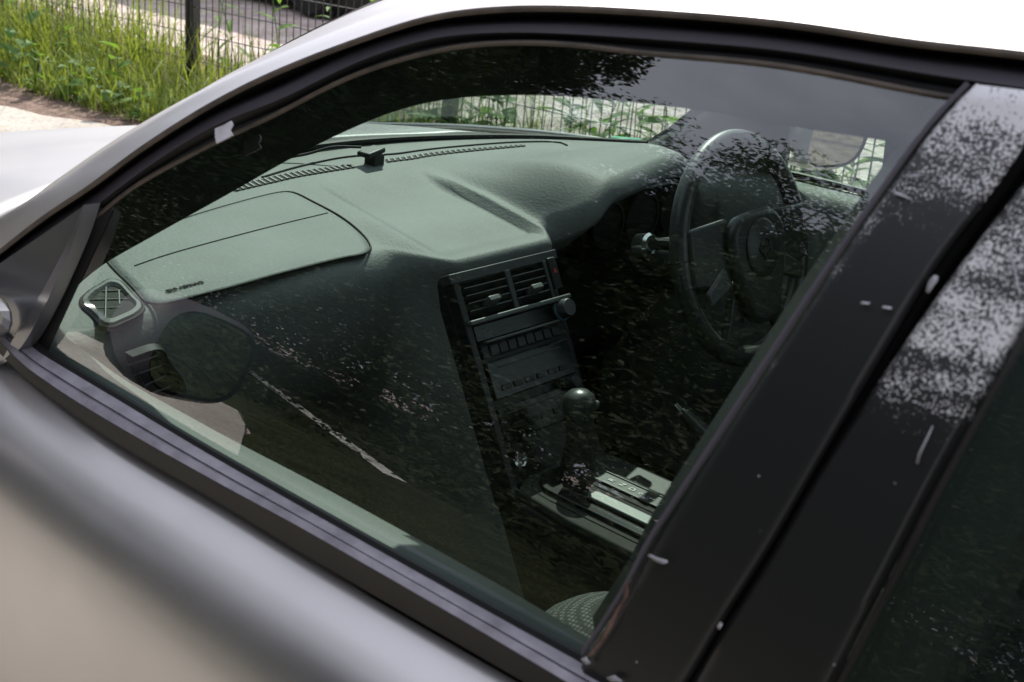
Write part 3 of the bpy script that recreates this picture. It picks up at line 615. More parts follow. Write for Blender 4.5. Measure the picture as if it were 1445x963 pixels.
# chips and rust on the covers
def chip(px_pts, mat, parent, name, th=.0012):
    c = sum((V(p) for p in px_pts), V((0, 0, 0))) / len(px_pts)
    return mesh(name, [V(p) for p in px_pts] + [c + V((0, .0006, 0))], [(i, (i + 1) % len(px_pts), len(px_pts)) for i in range(len(px_pts))], mat, parent, solid=.0004, offset=1)
chip([(-0.4227, 0.6531, 1.1712), (-0.4239, 0.6516, 1.1740), (-0.4262, 0.6514, 1.1742), (-0.4269, 0.6527, 1.1719), (-0.4258, 0.6542, 1.1690), (-0.4251, 0.6562, 1.1652), (-0.4233, 0.6561, 1.1655), (-0.4226, 0.6543, 1.1689)], M_CHIP, cover, 'paint_chip')
chip([(-0.3171, 0.7273, 0.9827), (-0.3199, 0.7270, 0.9838), (-0.3232, 0.7271, 0.9834), (-0.3271, 0.7270, 0.9842), (-0.3310, 0.7268, 0.9849), (-0.3318, 0.7270, 0.9839), (-0.3289, 0.7275, 0.9819), (-0.3244, 0.7277, 0.9813), (-0.3206, 0.7275, 0.9819)], M_CHIP, cover, 'paint_chip')
chip([(-0.2893, 0.7433, 0.9019), (-0.2930, 0.7428, 0.9056), (-0.2945, 0.7430, 0.9040), (-0.2971, 0.7432, 0.9028), (-0.2943, 0.7435, 0.9004), (-0.2913, 0.7435, 0.9009)], M_CHIP, cover, 'paint_chip')
chip([(-0.3102, 0.7436, 0.8996), (-0.3158, 0.7430, 0.9039), (-0.3226, 0.7432, 0.9030), (-0.3138, 0.7438, 0.8985)], M_CHIP, cover, 'paint_chip')
chip([(-0.3734, 0.7321, 0.9630), (-0.3748, 0.7314, 0.9662), (-0.3764, 0.7315, 0.9656), (-0.3757, 0.7324, 0.9619)], M_CHIP, cover, 'paint_chip')
chip([(-0.3913, 0.6631, 1.1518), (-0.3961, 0.6626, 1.1527), (-0.3958, 0.6632, 1.1515), (-0.3910, 0.6637, 1.1506)], M_CHIP, cover, 'paint_chip')
chip([(-0.4037, 0.6625, 1.1529), (-0.4089, 0.6622, 1.1535), (-0.4086, 0.6628, 1.1524), (-0.4038, 0.6631, 1.1518)], M_CHIP, cover, 'paint_chip')
chip([(-0.3836, 0.6265, 1.2166), (-0.3903, 0.6252, 1.2187), (-0.3987, 0.6242, 1.2205), (-0.3905, 0.6255, 1.2182), (-0.3847, 0.6267, 1.2162)], M_CHIP, cover, 'paint_chip')
chip([(-0.3837, 0.6312, 1.2087), (-0.3870, 0.6314, 1.2082), (-0.3948, 0.6322, 1.2069), (-0.3947, 0.6325, 1.2064), (-0.3865, 0.6319, 1.2074), (-0.3836, 0.6321, 1.2071)], M_CHIP, cover, 'paint_chip')
chip([(-0.4515, 0.6916, 1.0850), (-0.4508, 0.6896, 1.0899), (-0.4526, 0.6833, 1.1048), (-0.4531, 0.6834, 1.1046), (-0.4519, 0.6896, 1.0899), (-0.4527, 0.6916, 1.0851)], M_CHIP, rcover, 'paint_chip')
chip([(-0.4575, 0.6400, 1.1918), (-0.4570, 0.6385, 1.1945), (-0.4693, 0.6481, 1.1771), (-0.4713, 0.6501, 1.1734), (-0.4695, 0.6492, 1.1751)], M_CHIP, rcover, 'paint_chip')
loft('rust_line', [[(-0.3114, 0.7310, 0.9644), (-0.3082, 0.7322, 0.9594), (-0.3113, 0.7329, 0.9562), (-0.3078, 0.7357, 0.9427), (-0.3040, 0.7389, 0.9255), (-0.2952, 0.7421, 0.9055)], [(-0.3093, 0.7315, 0.9626), (-0.3057, 0.7327, 0.9569), (-0.3087, 0.7333, 0.9541), (-0.3049, 0.7359, 0.9414), (-0.3009, 0.7390, 0.9245), (-0.2930, 0.7421, 0.9053)]], M_RUST, cover, n=14)
# --- roof side trim inside the window (hangs a little lower than the glass)
RT = [(0.5695, 0.6482, 0.8318), (0.5060, 0.6440, 0.8867), (0.4522, 0.6373, 0.9318), (0.3463, 0.6211, 1.0011), (0.2531, 0.6012, 1.0619), (0.2007, 0.5869, 1.0978), (0.1514, 0.5732, 1.1286), (0.0974, 0.5588, 1.1578), (0.0423, 0.5487, 1.1771), (-0.0397, 0.5394, 1.1940), (-0.1303, 0.5336, 1.2041), (-0.1902, 0.5308, 1.2088), (-0.2526, 0.5297, 1.2108), (-0.3335, 0.5270, 1.2154), (-0.4021, 0.5254, 1.2179), (-0.5138, 0.5237, 1.2209)]
RT = fair(RT, 60, 8)
RTo = [p + V((0, .042, .042)) for p in resample(RT, 60)]
loft('side_trim', [[p + V((0, -.03, .028)) for p in resample(RT, 60)], [p + V((0, -.015, .012)) for p in resample(RT, 60)], RT, [p + V((0, .016, .022)) for p in resample(RT, 60)], RTo], M_HEADLINER, car, n=60, m=3, smooth_across=True)
# --- door trim inside the near door
I0 = [(0.5633, 0.6498, 0.8670), (0.4587, 0.6662, 0.8670), (0.3459, 0.6825, 0.8670), (0.2457, 0.6835, 0.8670), (0.1589, 0.6823, 0.8670), (0.0357, 0.6777, 0.8670), (-0.1253, 0.6764, 0.8670), (-0.1835, 0.6768, 0.8670), (-0.2356, 0.6794, 0.8670), (-0.3195, 0.6793, 0.8670), (-0.4721, 0.6799, 0.8670)]
I0 = fair(I0, 60, 8)
Io = [V((p.x - .02, .728, p.z + .004)) for p in resample(I0, 40)]
Ir = resample(I0, 40)
trim = loft('door_trim', [Io, [a.lerp(b, .5) + V((0, 0, .004)) for a, b in zip(Io, Ir)], Ir, [p + V((0, -.018, -.016)) for p in Ir], [p + V((0, -.022, -.08)) for p in Ir], [p + V((0, -.05, -.20)) for p in Ir], [p + V((0, -.055, -.50)) for p in Ir]], M_DASH, car, n=40, m=3, smooth_across=True, sharp=0)
box('door_handle', -.02, .10, .610, .640, .715, .745, M_CHROME, trim, bevel=.008)
box('window_switch', -.16, -.05, .575, .64, .675, .69, M_DARK, trim, bevel=.005)

# --- near door mirror on its arm (off the picture's edge, seen again in the side glass)
mir = empty('door_mirror'); mir.parent = car; mir.location = (0, 0, 0)
arm = loft('mirror_arm', [[(.53, .735, .905), (.53, .80, .905), (.55, .86, .91)], [(.53, .735, .945), (.53, .80, .94), (.55, .86, .94)], [(.60, .735, .945), (.60, .80, .94), (.61, .86, .94)], [(.60, .735, .905), (.60, .80, .905), (.61, .86, .91)], [(.53, .735, .905), (.53, .80, .905), (.55, .86, .91)]], M_SATIN, mir, n=8)
def mirror_shell(side, mx, my, mz, parent, hz_=.072, yaw=.20, wy=.112):
    rows = []
    for k, (sc, dx) in enumerate(((.90, 0), (1.0, .012), (1.0, .05), (.9, .09), (.62, .115), (.2, .125))):
        row = []
        for j in range(28):
            a = 2 * math.pi * j / 28
            cx_, sx_ = math.cos(a), math.sin(a)
            e = .62
            yy = math.copysign(abs(cx_) ** e, cx_) * wy; zz = math.copysign(abs(sx_) ** e, sx_) * hz_
            yy += .012 * zz / hz_
            row.append(V((mx + dx - yaw * yy, my + side * yy * sc, mz + zz * sc)))
        rows.append(row)
    sh = mesh('mirror_housing', [p for r in rows for p in r], grid_faces(6, 28, True) + [tuple(5 * 28 + j for j in range(28))], M_SATIN if parent.name == 'door_mirror' else M_PAINT, parent)
    row = [p.lerp(sum(rows[0], V((0, 0, 0))) / 28, .06) + V((.004, 0, 0)) for p in rows[0]]
    mesh('mirror_glass', row, [tuple(range(28))], M_MIRROR, parent, smooth=False)
    return sh
mirror_shell(1, .452, .975, .908, mir, .084, -.12, .088)

# ------------------------------------------------------------------ dashboard
NY, NS = 190, 44
rows = []
for i in range(NY + 1):
    y = lerp(-.695, .690, i / NY)
    xf, zf, xr, zr, cr, r = dash_keys(y)
    row = [V((xf, y, zf))]
    nt_ = 26
    for k in range(1, nt_ + 1):
        x = lerp(xf, xr, k / nt_); row.append(V((x, y, dash_z(x, y))))
    z0 = row[-1].z
    for k in range(1, 9):
        a = k / 8 * math.pi / 2
        row.append(V((xr - r * math.sin(a), y, z0 - r * (1 - math.cos(a)))))
    pod = sstep(-.095, -.20, y) * sstep(-.600, -.50, y); st = sstep(0.165, 0.120, y) * sstep(-.150, -.095, y)
    xe, ze = row[-1].x, row[-1].z
    deep = lerp(.0, .16, pod)
    for k in range(1, 10):
        t = k / 9
        zz = ze - t * .42
        bx = xe + deep * sstep(0, .25, t) * (1 - .5 * sstep(.4, .8, t)) + .30 * sstep(.18, 1.0, t)
        bx = lerp(bx, xe + .012 - .53 * (ze - zz), st)
        row.append(V((bx, y, zz)))
    rows.append(row)
dash = mesh('dashboard', [p for r in rows for p in r], grid_faces(len(rows), len(rows[0])), M_DASH, car, sharp=0)
def on_dash(pts, dz=0.0, n=None):
    P = resample(pts, n) if n else [V(p) for p in pts]
    return [V((p.x, p.y, dash_z(p.x, p.y) + dz)) for p in P]
# airbag lid: raised sheet with a dark groove round it
BAG = [(0.5367, 0.5209, 0.8519), (0.5741, 0.5156, 0.8583), (0.6241, 0.5106, 0.8681), (0.6457, 0.5049, 0.8720), (0.6651, 0.4832, 0.8758), (0.6869, 0.4295, 0.8800), (0.7019, 0.3832, 0.8824), (0.7242, 0.2845, 0.8862), (0.7398, 0.1662, 0.8892), (0.7345, 0.1526, 0.8887), (0.6899, 0.1462, 0.8826), (0.6393, 0.1432, 0.8748), (0.5967, 0.1474, 0.8666), (0.5642, 0.1563, 0.8591), (0.5455, 0.1691, 0.8570), (0.5308, 0.1935, 0.8570), (0.5312, 0.2349, 0.8570), (0.5242, 0.3330, 0.8570), (0.5122, 0.4470, 0.8569), (0.5158, 0.5027, 0.8536), (0.5224, 0.5153, 0.8524)]
bag_edge = on_dash(BAG + [BAG[0]], .0, 120)
tube('lid_groove', [p + V((0, 0, .0004)) for p in bag_edge], .0017, M_DEEP, dash, seg=6)
cen = sum(bag_edge, V((0, 0, 0))) / len(bag_edge)
rings = []
for k, s in enumerate((.985, .97, .93, .85, .7, .5, .3, .1)):
    rr = []
    for p in bag_edge[:-1]:
        q = cen.lerp(p, s); rr.append(V((q.x, q.y, dash_z(q.x, q.y) + (0.0 if k == 0 else .0022))))
    rings.append(rr)
lid = mesh('airbag_cover', [p for r in rings for p in r], grid_faces(8, len(rings[0]), True) + [tuple(7 * len(rings[0]) + j for j in range(len(rings[0])))], M_BAG, dash, sharp=0)
seam = on_dash([(0.6127, 0.4871, 0.8671), (0.6248, 0.4193, 0.8705), (0.6370, 0.3251, 0.8728), (0.6463, 0.2371, 0.8746), (0.6531, 0.1547, 0.8762)], .0024, 40)
tube('lid_seam', seam, .0011, M_TRIM, lid, seg=6)
tA, tB = [(0.5375, 0.4911, 0.8546), (0.5396, 0.4223, 0.8570)]
tA, tB = V(tA), V(tB); tx = (tB - tA); tw = tx.length; tx.normalize(); tz = V((.08, 0, 1)).normalized(); ty = tz.cross(tx).normalized(); tz = tx.cross(ty)
text('lettering', "SRS AIRBAG", .0150 * tw / .105, frame_from(tA + V((0, 0, .0046)), tx, ty, tz), M_DEEP, lid, .0004)
# windshield defroster slots
def slot_strip(A, B, count, name):
    a, b = on_dash(A, .0012, count * 2 + 1), on_dash(B, .0012, count * 2 + 1)
    g = loft(name, [a, b], M_DEEP, dash, n=count * 2 + 1)
    bl = []
    for k in range(1, count * 2, 2):
        p, q = a[k], b[k]; d = (a[k + 1] - p)*.32
        vs = [p - d, p + d, q + d, q - d]; vs = [v + V((0, 0, .0012)) for v in vs] + [v - V((0, 0, .002)) for v in vs]
        bl.append((vs, [(0, 1, 2, 3), (0, 1, 5, 4), (2, 3, 7, 6), (1, 2, 6, 5), (0, 3, 7, 4)]))
    s = multi('slat', bl, M_TRIM, dash, smooth=False); s['kind'] = 'stuff'
slot_strip([(0.7841, 0.2270, 0.8940), (0.7964, 0.1192, 0.8970), (0.7952, -0.0107, 0.8977)], [(0.7664, 0.2279, 0.8920), (0.7773, 0.1278, 0.8948), (0.7811, -0.0100, 0.8964)], 22, 'defroster_grille')
slot_strip([(0.7961, -0.0826, 0.8976), (0.7952, -0.2372, 0.8966), (0.7842, -0.4043, 0.8918)], [(0.7835, -0.0758, 0.8964), (0.7821, -0.2241, 0.8959), (0.7764, -0.3994, 0.8914)], 26, 'defroster_grille')
tube('dash_groove', on_dash([(0.7995, 0.1557, 0.8964), (0.8185, 0.0613, 0.8997), (0.8279, -0.0345, 0.9006), (0.8160, -0.1038, 0.8991), (0.8119, -0.2540, 0.8975), (0.7989, -0.4206, 0.8923), (0.7762, -0.4923, 0.8885), (0.7574, -0.4901, 0.8874)], .0006, 40), .0022, M_DARK, dash, seg=6)
# corner defroster outlet on the dash end
SD = V([(0.5138, 0.5750, 0.8651)][0]); 
def vent_frame(c, ux, uy):
    ux = V(ux).normalized(); uz = ux.cross(V(uy)).normalized(); uy = uz.cross(ux).normalized()
    return frame_from(c, ux, uy, uz)
CV = [(0.5848, 0.5641, 0.8584), (0.5913, 0.5475, 0.8603), (0.5974, 0.5300, 0.8623), (0.5900, 0.5224, 0.8612), (0.5641, 0.5239, 0.8558), (0.5306, 0.5295, 0.8511), (0.5160, 0.5381, 0.8503), (0.5056, 0.5538, 0.8490), (0.5003, 0.5723, 0.8478), (0.4963, 0.5906, 0.8471), (0.5048, 0.5949, 0.8470), (0.5377, 0.5882, 0.8473), (0.5598, 0.5880, 0.8524), (0.5710, 0.5831, 0.8550)]
CVe = on_dash(CV + [CV[0]], .001, 61)
tube('vent_groove', CVe, .0022, M_DEEP, dash, seg=6)
def ring_sheet(name, edge, s0, s1, h0, h1, mat, parent):
    c = sum((V(p) for p in edge[:-1]), V((0, 0, 0))) / (len(edge) - 1)
    rr = [[c.lerp(p, s) + V((0, 0, h)) for p in edge[:-1]] for s, h in ((s0, h0 - .002), (s0 * .97, h0 + .001), (s1 * 1.08, h0 + .002), (s1, h1))]
    return mesh(name, [p for r in rr for p in r], grid_faces(4, len(edge) - 1, True), mat, parent, sharp=35)
side_vent = ring_sheet('side_vent', CVe, .95, .72, .003, .0012, M_DASH, dash)
cV = sum((V(p) for p in CVe[:-1]), V((0, 0, 0))) / 60
mesh('vent_well', [cV.lerp(p, .77) + V((0, 0, .0009)) for p in CVe[:-1]], [tuple(range(60))], M_DEEP, side_vent, smooth=False)
for a, b in ([(0.5657, 0.5748, 0.8540), (0.5493, 0.5352, 0.8519)], [(0.5487, 0.5806, 0.8500), (0.5358, 0.5528, 0.8491)], [(0.5763, 0.5531, 0.8570), (0.5682, 0.5324, 0.8562)], [(0.5838, 0.5430, 0.8590), (0.5202, 0.5830, 0.8473)], [(0.5709, 0.5344, 0.8567), (0.5447, 0.5500, 0.8502)]):
    a, b = V(a) + V((0, 0, .003)), V(b) + V((0, 0, .003))
    tube('slat', [a, b], .0011, M_SLAT, side_vent, seg=6)

# end face vent
EV = [(0.4820, 0.5835, 0.8226), (0.4820, 0.5496, 0.8250), (0.4820, 0.5387, 0.8209), (0.4820, 0.5296, 0.8034), (0.4820, 0.5054, 0.7625), (0.4820, 0.5093, 0.7484), (0.4820, 0.5378, 0.7469), (0.4820, 0.5588, 0.7629), (0.4820, 0.5736, 0.7924)]
ev = [V(p) for p in EV]
end_vent = loft('side_air_vent', [resample(ev + [ev[0]], 41), [p.lerp(sum(ev, V((0, 0, 0))) / len(ev), .12) + V((-.008, 0, 0)) for p in resample(ev + [ev[0]], 41)], [p.lerp(sum(ev, V((0, 0, 0))) / len(ev), .26) + V((-.002, 0, 0)) for p in resample(ev + [ev[0]], 41)]], M_DARK, dash, n=41, sharp=35)
evc = sum(ev, V((0, 0, 0))) / len(ev)
mesh('vent_well', [p.lerp(evc, .2) + V((-.0025, 0, 0)) for p in ev], [tuple(range(len(ev)))], M_DEEP, end_vent, smooth=False)
for a, b in ([(0.4760, 0.5841, 0.8088), (0.4760, 0.5464, 0.8118)], [(0.4760, 0.5773, 0.7954), (0.4760, 0.5411, 0.7986)], [(0.4760, 0.5651, 0.7787), (0.4760, 0.5357, 0.7852)], [(0.4760, 0.5562, 0.7678), (0.4760, 0.5303, 0.7699)]):
    tube('slat', [a, b], .0012, M_SLAT, end_vent, seg=6)

# instrument cluster inside the pod
cl = box('instrument_cluster', .51, .55, -.53, -.25, .77, .885, M_GLOSSBLK, dash, bevel=.01)
for y, rr in ((-.30, .040), (-.39, .045), (-.48, .040)):
    lathe('gauge', [(rr, 0), (rr, .006), (rr - .004, .006), (rr - .004, .002), (0.002, .002)], M_DARK, cl, frame_from((.508, y, .83), V((0, -1, 0)), V((.0, 0, 1)), V((-1, 0, 0))))
lathe('ignition_switch', [(.022, 0), (.022, .02), (.018, .024), (.010, .024), (.009, .020)], M_CHROME, dash, frame_from(V([(0.4000, -0.2462, 0.8287)][0]), V((0, -1, 0)), V((.3, 0, .95)), V((-.95, 0, .3))))

# ------------------------------------------------------------------ centre stack
S0 = (0.446, 0.117, 0.845); SU = (0.0, -1.0, 0.0); SV = (-0.47059, 0.0, -0.88235); SN = (-0.88235, 0.0, 0.47059)
FS_ = frame_from(S0, SU, SV, SN)          # local x = across, y = down the face, z = out of the face
stack = box('centre_stack', .000, .214, .006, .330, -.10, -.014, M_DARK, car, M=FS_, bevel=.008)
def sbox(name, u0, u1, v0, v1, w0, w1, mat, parent=None, bevel=.0015):
    return box(name, u0, u1, v0, v1, w0, w1, mat, parent or stack, M=FS_, bevel=bevel)
sbox('top_fascia', -.004, .215, .006, .020, -.02, .000, M_TRIM)
sbox('side_fascia', .000, .012, .018, .330, -.02, -.001, M_DARK)
for u0, u1 in ((.014, .100), (.110, .180)):
    v = sbox('air_vent', u0, u1, .020, .072, -.05, -.011, M_DEEP, bevel=.001)
    for k in range(4):
        vv = .033 + k * .0105
        M = FS_ @ Matrix.Translation((0, vv, -.006)) @ Matrix.Rotation(math.radians(32), 4, 'X')
        box('slat', u0 + .002, u1 - .002, -.0012, .0012, -.009, .008, M_TRIM, v, M=M, bevel=.0008)
    um = (u0 + u1) / 2
    M = FS_ @ Matrix.Translation((um, .056, 0)) @ Matrix.Rotation(math.radians(25), 4, 'X')
    box('vent_tab', -.011, .011, -.004, .004, -.006, .013, M_SLAT, v, M=M, bevel=.0015)
sbox('vent_divider', .100, .110, .018, .074, -.02, .001, M_TRIM)
sbox('vent_divider', .180, .187, .018, .074, -.02, .001, M_TRIM)
hz = sbox('hazard_switch', .189, .206, .016, .062, -.012, .003, M_DARK, bevel=.002)
tri = prism('triangle_mark', [(-.004, .003), (.004, .003), (0, -.005)], .0006, M_REDPRINT, hz, M=FS_ @ Matrix.Translation((.1975, .036, .0032)), bevel=0)
sbox('ledge', .004, .212, .073, .080, -.02, .008, M_SLAT, bevel=.002)
sbox('display_panel', .014, .186, .081, .104, -.02, -.002, M_GLOSSBLK)
for k in range(4): sbox('indicator_mark', .030, .046, .0865 + .004 * k, .0877 + .004 * k, -.0025, -.0015, M_SLAT, bevel=0)
kn = lathe('heater_knob', [(.0155, 0), (.0155, .006), (.0135, .007), (.0135, .018), (.012, .021), (.004, .021)], M_SILVERPL, stack, FS_ @ Matrix.Translation((.190, .092, -.002)))
tube('knob_band', [FS_ @ V((.190 + .0158 * math.cos(a), .092 + .0158 * math.sin(a), .003)) for a in [k * math.pi / 10 for k in range(21)]], .0012, principled("blue_band", (.05, .2, .3), .4), kn, seg=6)
sbox('ledge', .026, .178, .1045, .1085, -.02, .004, M_SLAT, bevel=.0015)
rowp = sbox('button_row', .020, .190, .110, .128, -.02, -.004, M_DARK)
for k in range(8):
    sbox('button', .034 + k * .0182, .0500 + k * .0182, .1120, .1260, -.006, -.001, M_TRIM if k == 0 else M_DARK, rowp, bevel=.001)
rad = sbox('radio', .020, .190, .134, .186, -.02, -.003, M_GLOSSBLK, bevel=.002)
sbox('slot', .040, .170, .142, .1445, -.004, -.0022, M_TRIM, rad, bevel=.0005)
for k in range(6): sbox('button', .036 + k * .024, .054 + k * .024, .168, .176, -.004, -.001, M_DARK, rad, bevel=.001)
lower = sbox('lower_radio', .018, .188, .198, .244, -.02, -.003, M_GLOSSBLK, bevel=.002)
for k in range(5): sbox('button', .040 + k * .027, .060 + k * .027, .222, .230, -.004, -.001, M_DARK, lower, bevel=.001)
sbox('slot', .030, .176, .206, .208, -.004, -.0022, M_TRIM, lower, bevel=.0005)
lathe('lighter_socket', [(.013, 0), (.013, .004), (.010, .005), (.009, .001), (.002, .001)], M_CHROME, stack, FS_ @ Matrix.Translation((.034, .272, -.006)))
lathe('lower_knob', [(.010, 0), (.010, .012), (.008, .015), (.002, .015)], M_DARK, stack, FS_ @ Matrix.Translation((.168, .196, -.002)))

# ------------------------------------------------------------------ console with selector
con_top = .572
CL = [(0.3150, 0.0752, 0.5720), (0.3199, 0.0608, 0.5720), (0.3211, 0.0342, 0.5720), (0.3187, -0.0012, 0.5720), (0.3285, -0.0443, 0.5720), (0.3518, -0.0920, 0.5720), (0.3605, -0.1295, 0.5720), (0.3177, -0.1047, 0.5720), (0.2615, -0.0746, 0.5720), (0.1673, -0.0444, 0.5720), (0.0886, -0.0100, 0.5720), (-0.0178, 0.0289, 0.5720)]
CRr = [(0.3065, 0.0847, 0.5720), (0.2776, 0.0913, 0.5720), (0.2209, 0.0995, 0.5720), (0.1574, 0.1046, 0.5720), (0.1020, 0.1072, 0.5720), (0.0425, 0.1098, 0.5720), (-0.0714, 0.1133, 0.5720)]
cv = [V(p) for p in CL]; cw = [V(p) for p in CRr]
console = mesh('centre_console', box_v(-.45, .40, -.115, .115, .30, .560), BOXF, M_DARK, car, bevel=.012)
plate_o = [(.300, .108), (.318, .075), (.335, .030), (.350, -.010), (.340, -.034), (.240, -.042), (-.30, -.046), (-.30, .124), (.200, .120)]
plate = prism('console_plate', [(a, b) for a, b in plate_o], .014, M_CONSOLE, console, M=Matrix.Translation((0, 0, .5600)), bevel=.004)
def rounded(x0, x1, y0, y1, r, n=6):
    o = []
    for cx_, cy_, a0 in ((x1 - r, y1 - r, 0), (x0 + r, y1 - r, 90), (x0 + r, y0 + r, 180), (x1 - r, y0 + r, 270)):
        for k in range(n + 1):
            a = math.radians(a0 + 90 * k / n); o.append((cx_ + r * math.cos(a), cy_ + r * math.sin(a)))
    return o
gate = prism('gear_gate', rounded(-.16, .305, -.020, .086, .040), .006, M_GLOSSBLK, console, M=Matrix.Translation((0, 0, .5742)), bevel=.002)
prism('gate_bezel', rounded(-.10, .222, .042, .066, .0115), .006, M_SILVERPL, console, M=Matrix.Translation((0, 0, .5804)), bevel=.004)
prism('gate_slot', rounded(-.14, .262, .017, .026, .004), .001, M_DEEP, console, M=Matrix.Translation((0, 0, .5804)), bevel=0)
ind = prism('indicator_strip', rounded(-.15, .266, -.014, .012, .004), .003, M_DARK, console, M=Matrix.Translation((0, 0, .5806)), bevel=.001)
for ch, x in (("P", .250), ("R", .226), ("N", .208), ("D", .191), ("2", .174), ("1", .157)):
    text('gear_letter', ch, .0125, frame_from((x - .004, .004, .5842), V((0, -1, 0)), V((1, 0, 0)), V((0, 0, 1))), M_WHITEPRINT, ind, .0003)
tube('strip_edge', [V((.262, .0135, .584)), V((-.15, .0135, .584))], .0012, M_SILVERPL, ind, seg=6)
tube('strip_edge', [V((.262, -.0155, .584)), V((-.15, -.0155, .584))], .0012, M_SILVERPL, ind, seg=6)
tube('plate_line', [V((.25, .098, .5745)), V((.290, .090, .5745)), V((.307, .06, .5745)), V((.312, .02, .5745))], .0008, M_DEEP, plate, n=16, seg=5)
tube('plate_line', [V((.25, .098, .5745)), V((-.2, .098, .5745))], .0008, M_DEEP, plate, seg=5)
# lever
lv0, lv1 = V((.268, .022, .575)), V((.285, .012, .668))
sel = tube('gear_selector', [lv0, lv0.lerp(lv1, .3), lv0.lerp(lv1, .6), lv1], [.028, .022, .017, .015], M_RUBBER, car, seg=14)
lathe('selector_knob', [(.014, -.045), (.018, -.025), (.022, 0), (.0235, .012), (.021, .023), (.013, .030), (.002, .032)], M_LEATHER, sel, frame_from(lv1, V((1, 0, -.15)).normalized(), V((0, 1, 0)), V((.15, 0, 1)).normalized()))
tube('release_button', [lv1 + V((-.004, -.018, .008)), lv1 + V((-.009, -.027, .006))], .0065, M_SILVERPL, sel, seg=10)
# parking brake
hb = [V(p) for p in [(0.2440, -0.1600, 0.6470), (0.2276, -0.1600, 0.6384), (0.2010, -0.1600, 0.6269), (0.1680, -0.1600, 0.6105)]]
pb = tube('parking_brake', [hb[1], hb[2], hb[3], hb[3] + (hb[3] - hb[2]) * 2], [.010, .012, .013, .012], M_DARK, car, seg=12)
tube('brake_button', [hb[0], hb[1]], .005, M_CHROME, pb, seg=10)
tube('brake_trim', [hb[1] + V((0, .006, .009)), hb[3] + V((0, .006, .010))], .0035, M_SILVERPL, pb, seg=8)

# ------------------------------------------------------------------ steering wheel
WC = V((.282, -.345, .843)); tilt = math.radians(17)
wn_ = V((-math.cos(tilt), 0, math.sin(tilt)))            # faces the driver
wx = V((0, -1, 0)); wy = V((math.sin(tilt), 0, math.cos(tilt)))
WF = frame_from(WC, wx, wy, wn_)
wheel = empty('steering_wheel'); wheel.parent = car
RW = .163
vs, fs = [], []
for i in range(72):
    a = 2 * math.pi * i / 72
    for k in range(14):
        b = 2 * math.pi * k / 14
        rr = RW + .0155 * math.cos(b)
        vs.append(WF @ V((rr * math.cos(a), rr * math.sin(a), .0135 * math.sin(b))))
for i in range(72):
    for k in range(14):
        fs.append((i * 14 + k, ((i + 1) % 72) * 14 + k, ((i + 1) % 72) * 14 + (k + 1) % 14, i * 14 + (k + 1) % 14))
rim = mesh('rim', vs, fs, M_LEATHER, wheel, sharp=0)
for a in (60, 178, -2, 120):
    a = math.radians(a)
    tube('stitch_ring', [WF @ V(((RW + .0160 * math.cos(b)) * math.cos(a), (RW + .0160 * math.cos(b)) * math.sin(a), .0140 * math.sin(b))) for b in [2 * math.pi * k / 16 for k in range(17)]], .0007, M_DARK, rim, seg=5)
seam_ring = tube('rim_seam', [WF @ V(((RW - .0150) * math.cos(a), (RW - .0150) * math.sin(a), .004)) for a in [2 * math.pi * k / 90 for k in range(91)]], .0009, M_SLAT, rim, seg=5)
hub_p = [(-.050, .052), (0, .056), (.050, .052), (.070, .030), (.072, -.005), (.060, -.045), (.044, -.085), (.034, -.108), (0, -.114), (-.034, -.108), (-.044, -.085), (-.060, -.045), (-.072, -.005), (-.070, .030)]
hub_o = [(p.x, p.y) for p in resample([(x_, y_, 0) for x_, y_ in hub_p + hub_p[:1]], 49)][:-1]
hub = prism('airbag_pad', hub_o, .022, M_WHEELPAD, wheel, M=WF @ Matrix.Translation((0, 0, .012)), bevel=.010)
lathe('horn_cap', [(.044, 0), (.044, .003), (.040, .0055), (.002, .006)], M_WHEELPAD, wheel, WF @ Matrix.Translation((0, 0, .0335)))
emb = tube('emblem', [WF @ V((.0125 * math.cos(a), .0140 * math.sin(a), .0405)) for a in [2 * math.pi * k / 30 for k in range(31)]], .0012, M_DARK, wheel, seg=6)
box('emblem_bar', -.017, .017, -.0042, .0042, 0, .002, M_TRIM, emb, M=WF @ Matrix.Translation((0, 0, .0402)) @ Matrix.Rotation(math.radians(8), 4, 'Z'), bevel=.0006)
text('emblem_letters', "NISSAN", .0072, WF @ Matrix.Translation((-.0148, -.0028, .0423)) @ Matrix.Rotation(math.radians(8), 4, 'Z'), M_DARK, emb, .0003)
def spoke(a0, w0, w1, z0, mat, r0=.060, r1=.157):
    a = math.radians(a0); c, s = math.cos(a), math.sin(a)
    o = [(r0 * c - w0 * s, r0 * s + w0 * c), (r0 * c + w0 * s, r0 * s - w0 * c), (r1 * c + w1 * s, r1 * s - w1 * c), (r1 * c - w1 * s, r1 * s + w1 * c)]
    return prism('spoke', o, .014, mat, wheel, M=WF @ Matrix.Translation((0, 0, z0)), bevel=.005)
spoke(178, .050, .042, .004, M_WHEELPAD); spoke(2, .050, .042, .004, M_WHEELPAD)
spoke(241, .024, .016, .000, M_WHEELPAD); sp = spoke(299, .024, .016, .000, M_WHEELPAD)
for a0 in (204, -24):
    a = math.radians(a0); c, s = math.cos(a), math.sin(a)
    o = [(.082 * c - .016 * s, .082 * s + .016 * c), (.082 * c + .020 * s, .082 * s - .020 * c), (.142 * c + .012 * s, .142 * s - .012 * c), (.144 * c - .012 * s, .144 * s + .012 * c)]
    prism('spoke_insert', o, .010, M_SILVERPL, wheel, M=WF @ Matrix.Translation((0, 0, .012)), bevel=.004)
text('airbag_letters', "SRS\nAIRBAG", .010, WF @ Matrix.Translation((-.016, -.082, .0344)), M_TRIM, sp, .0003)
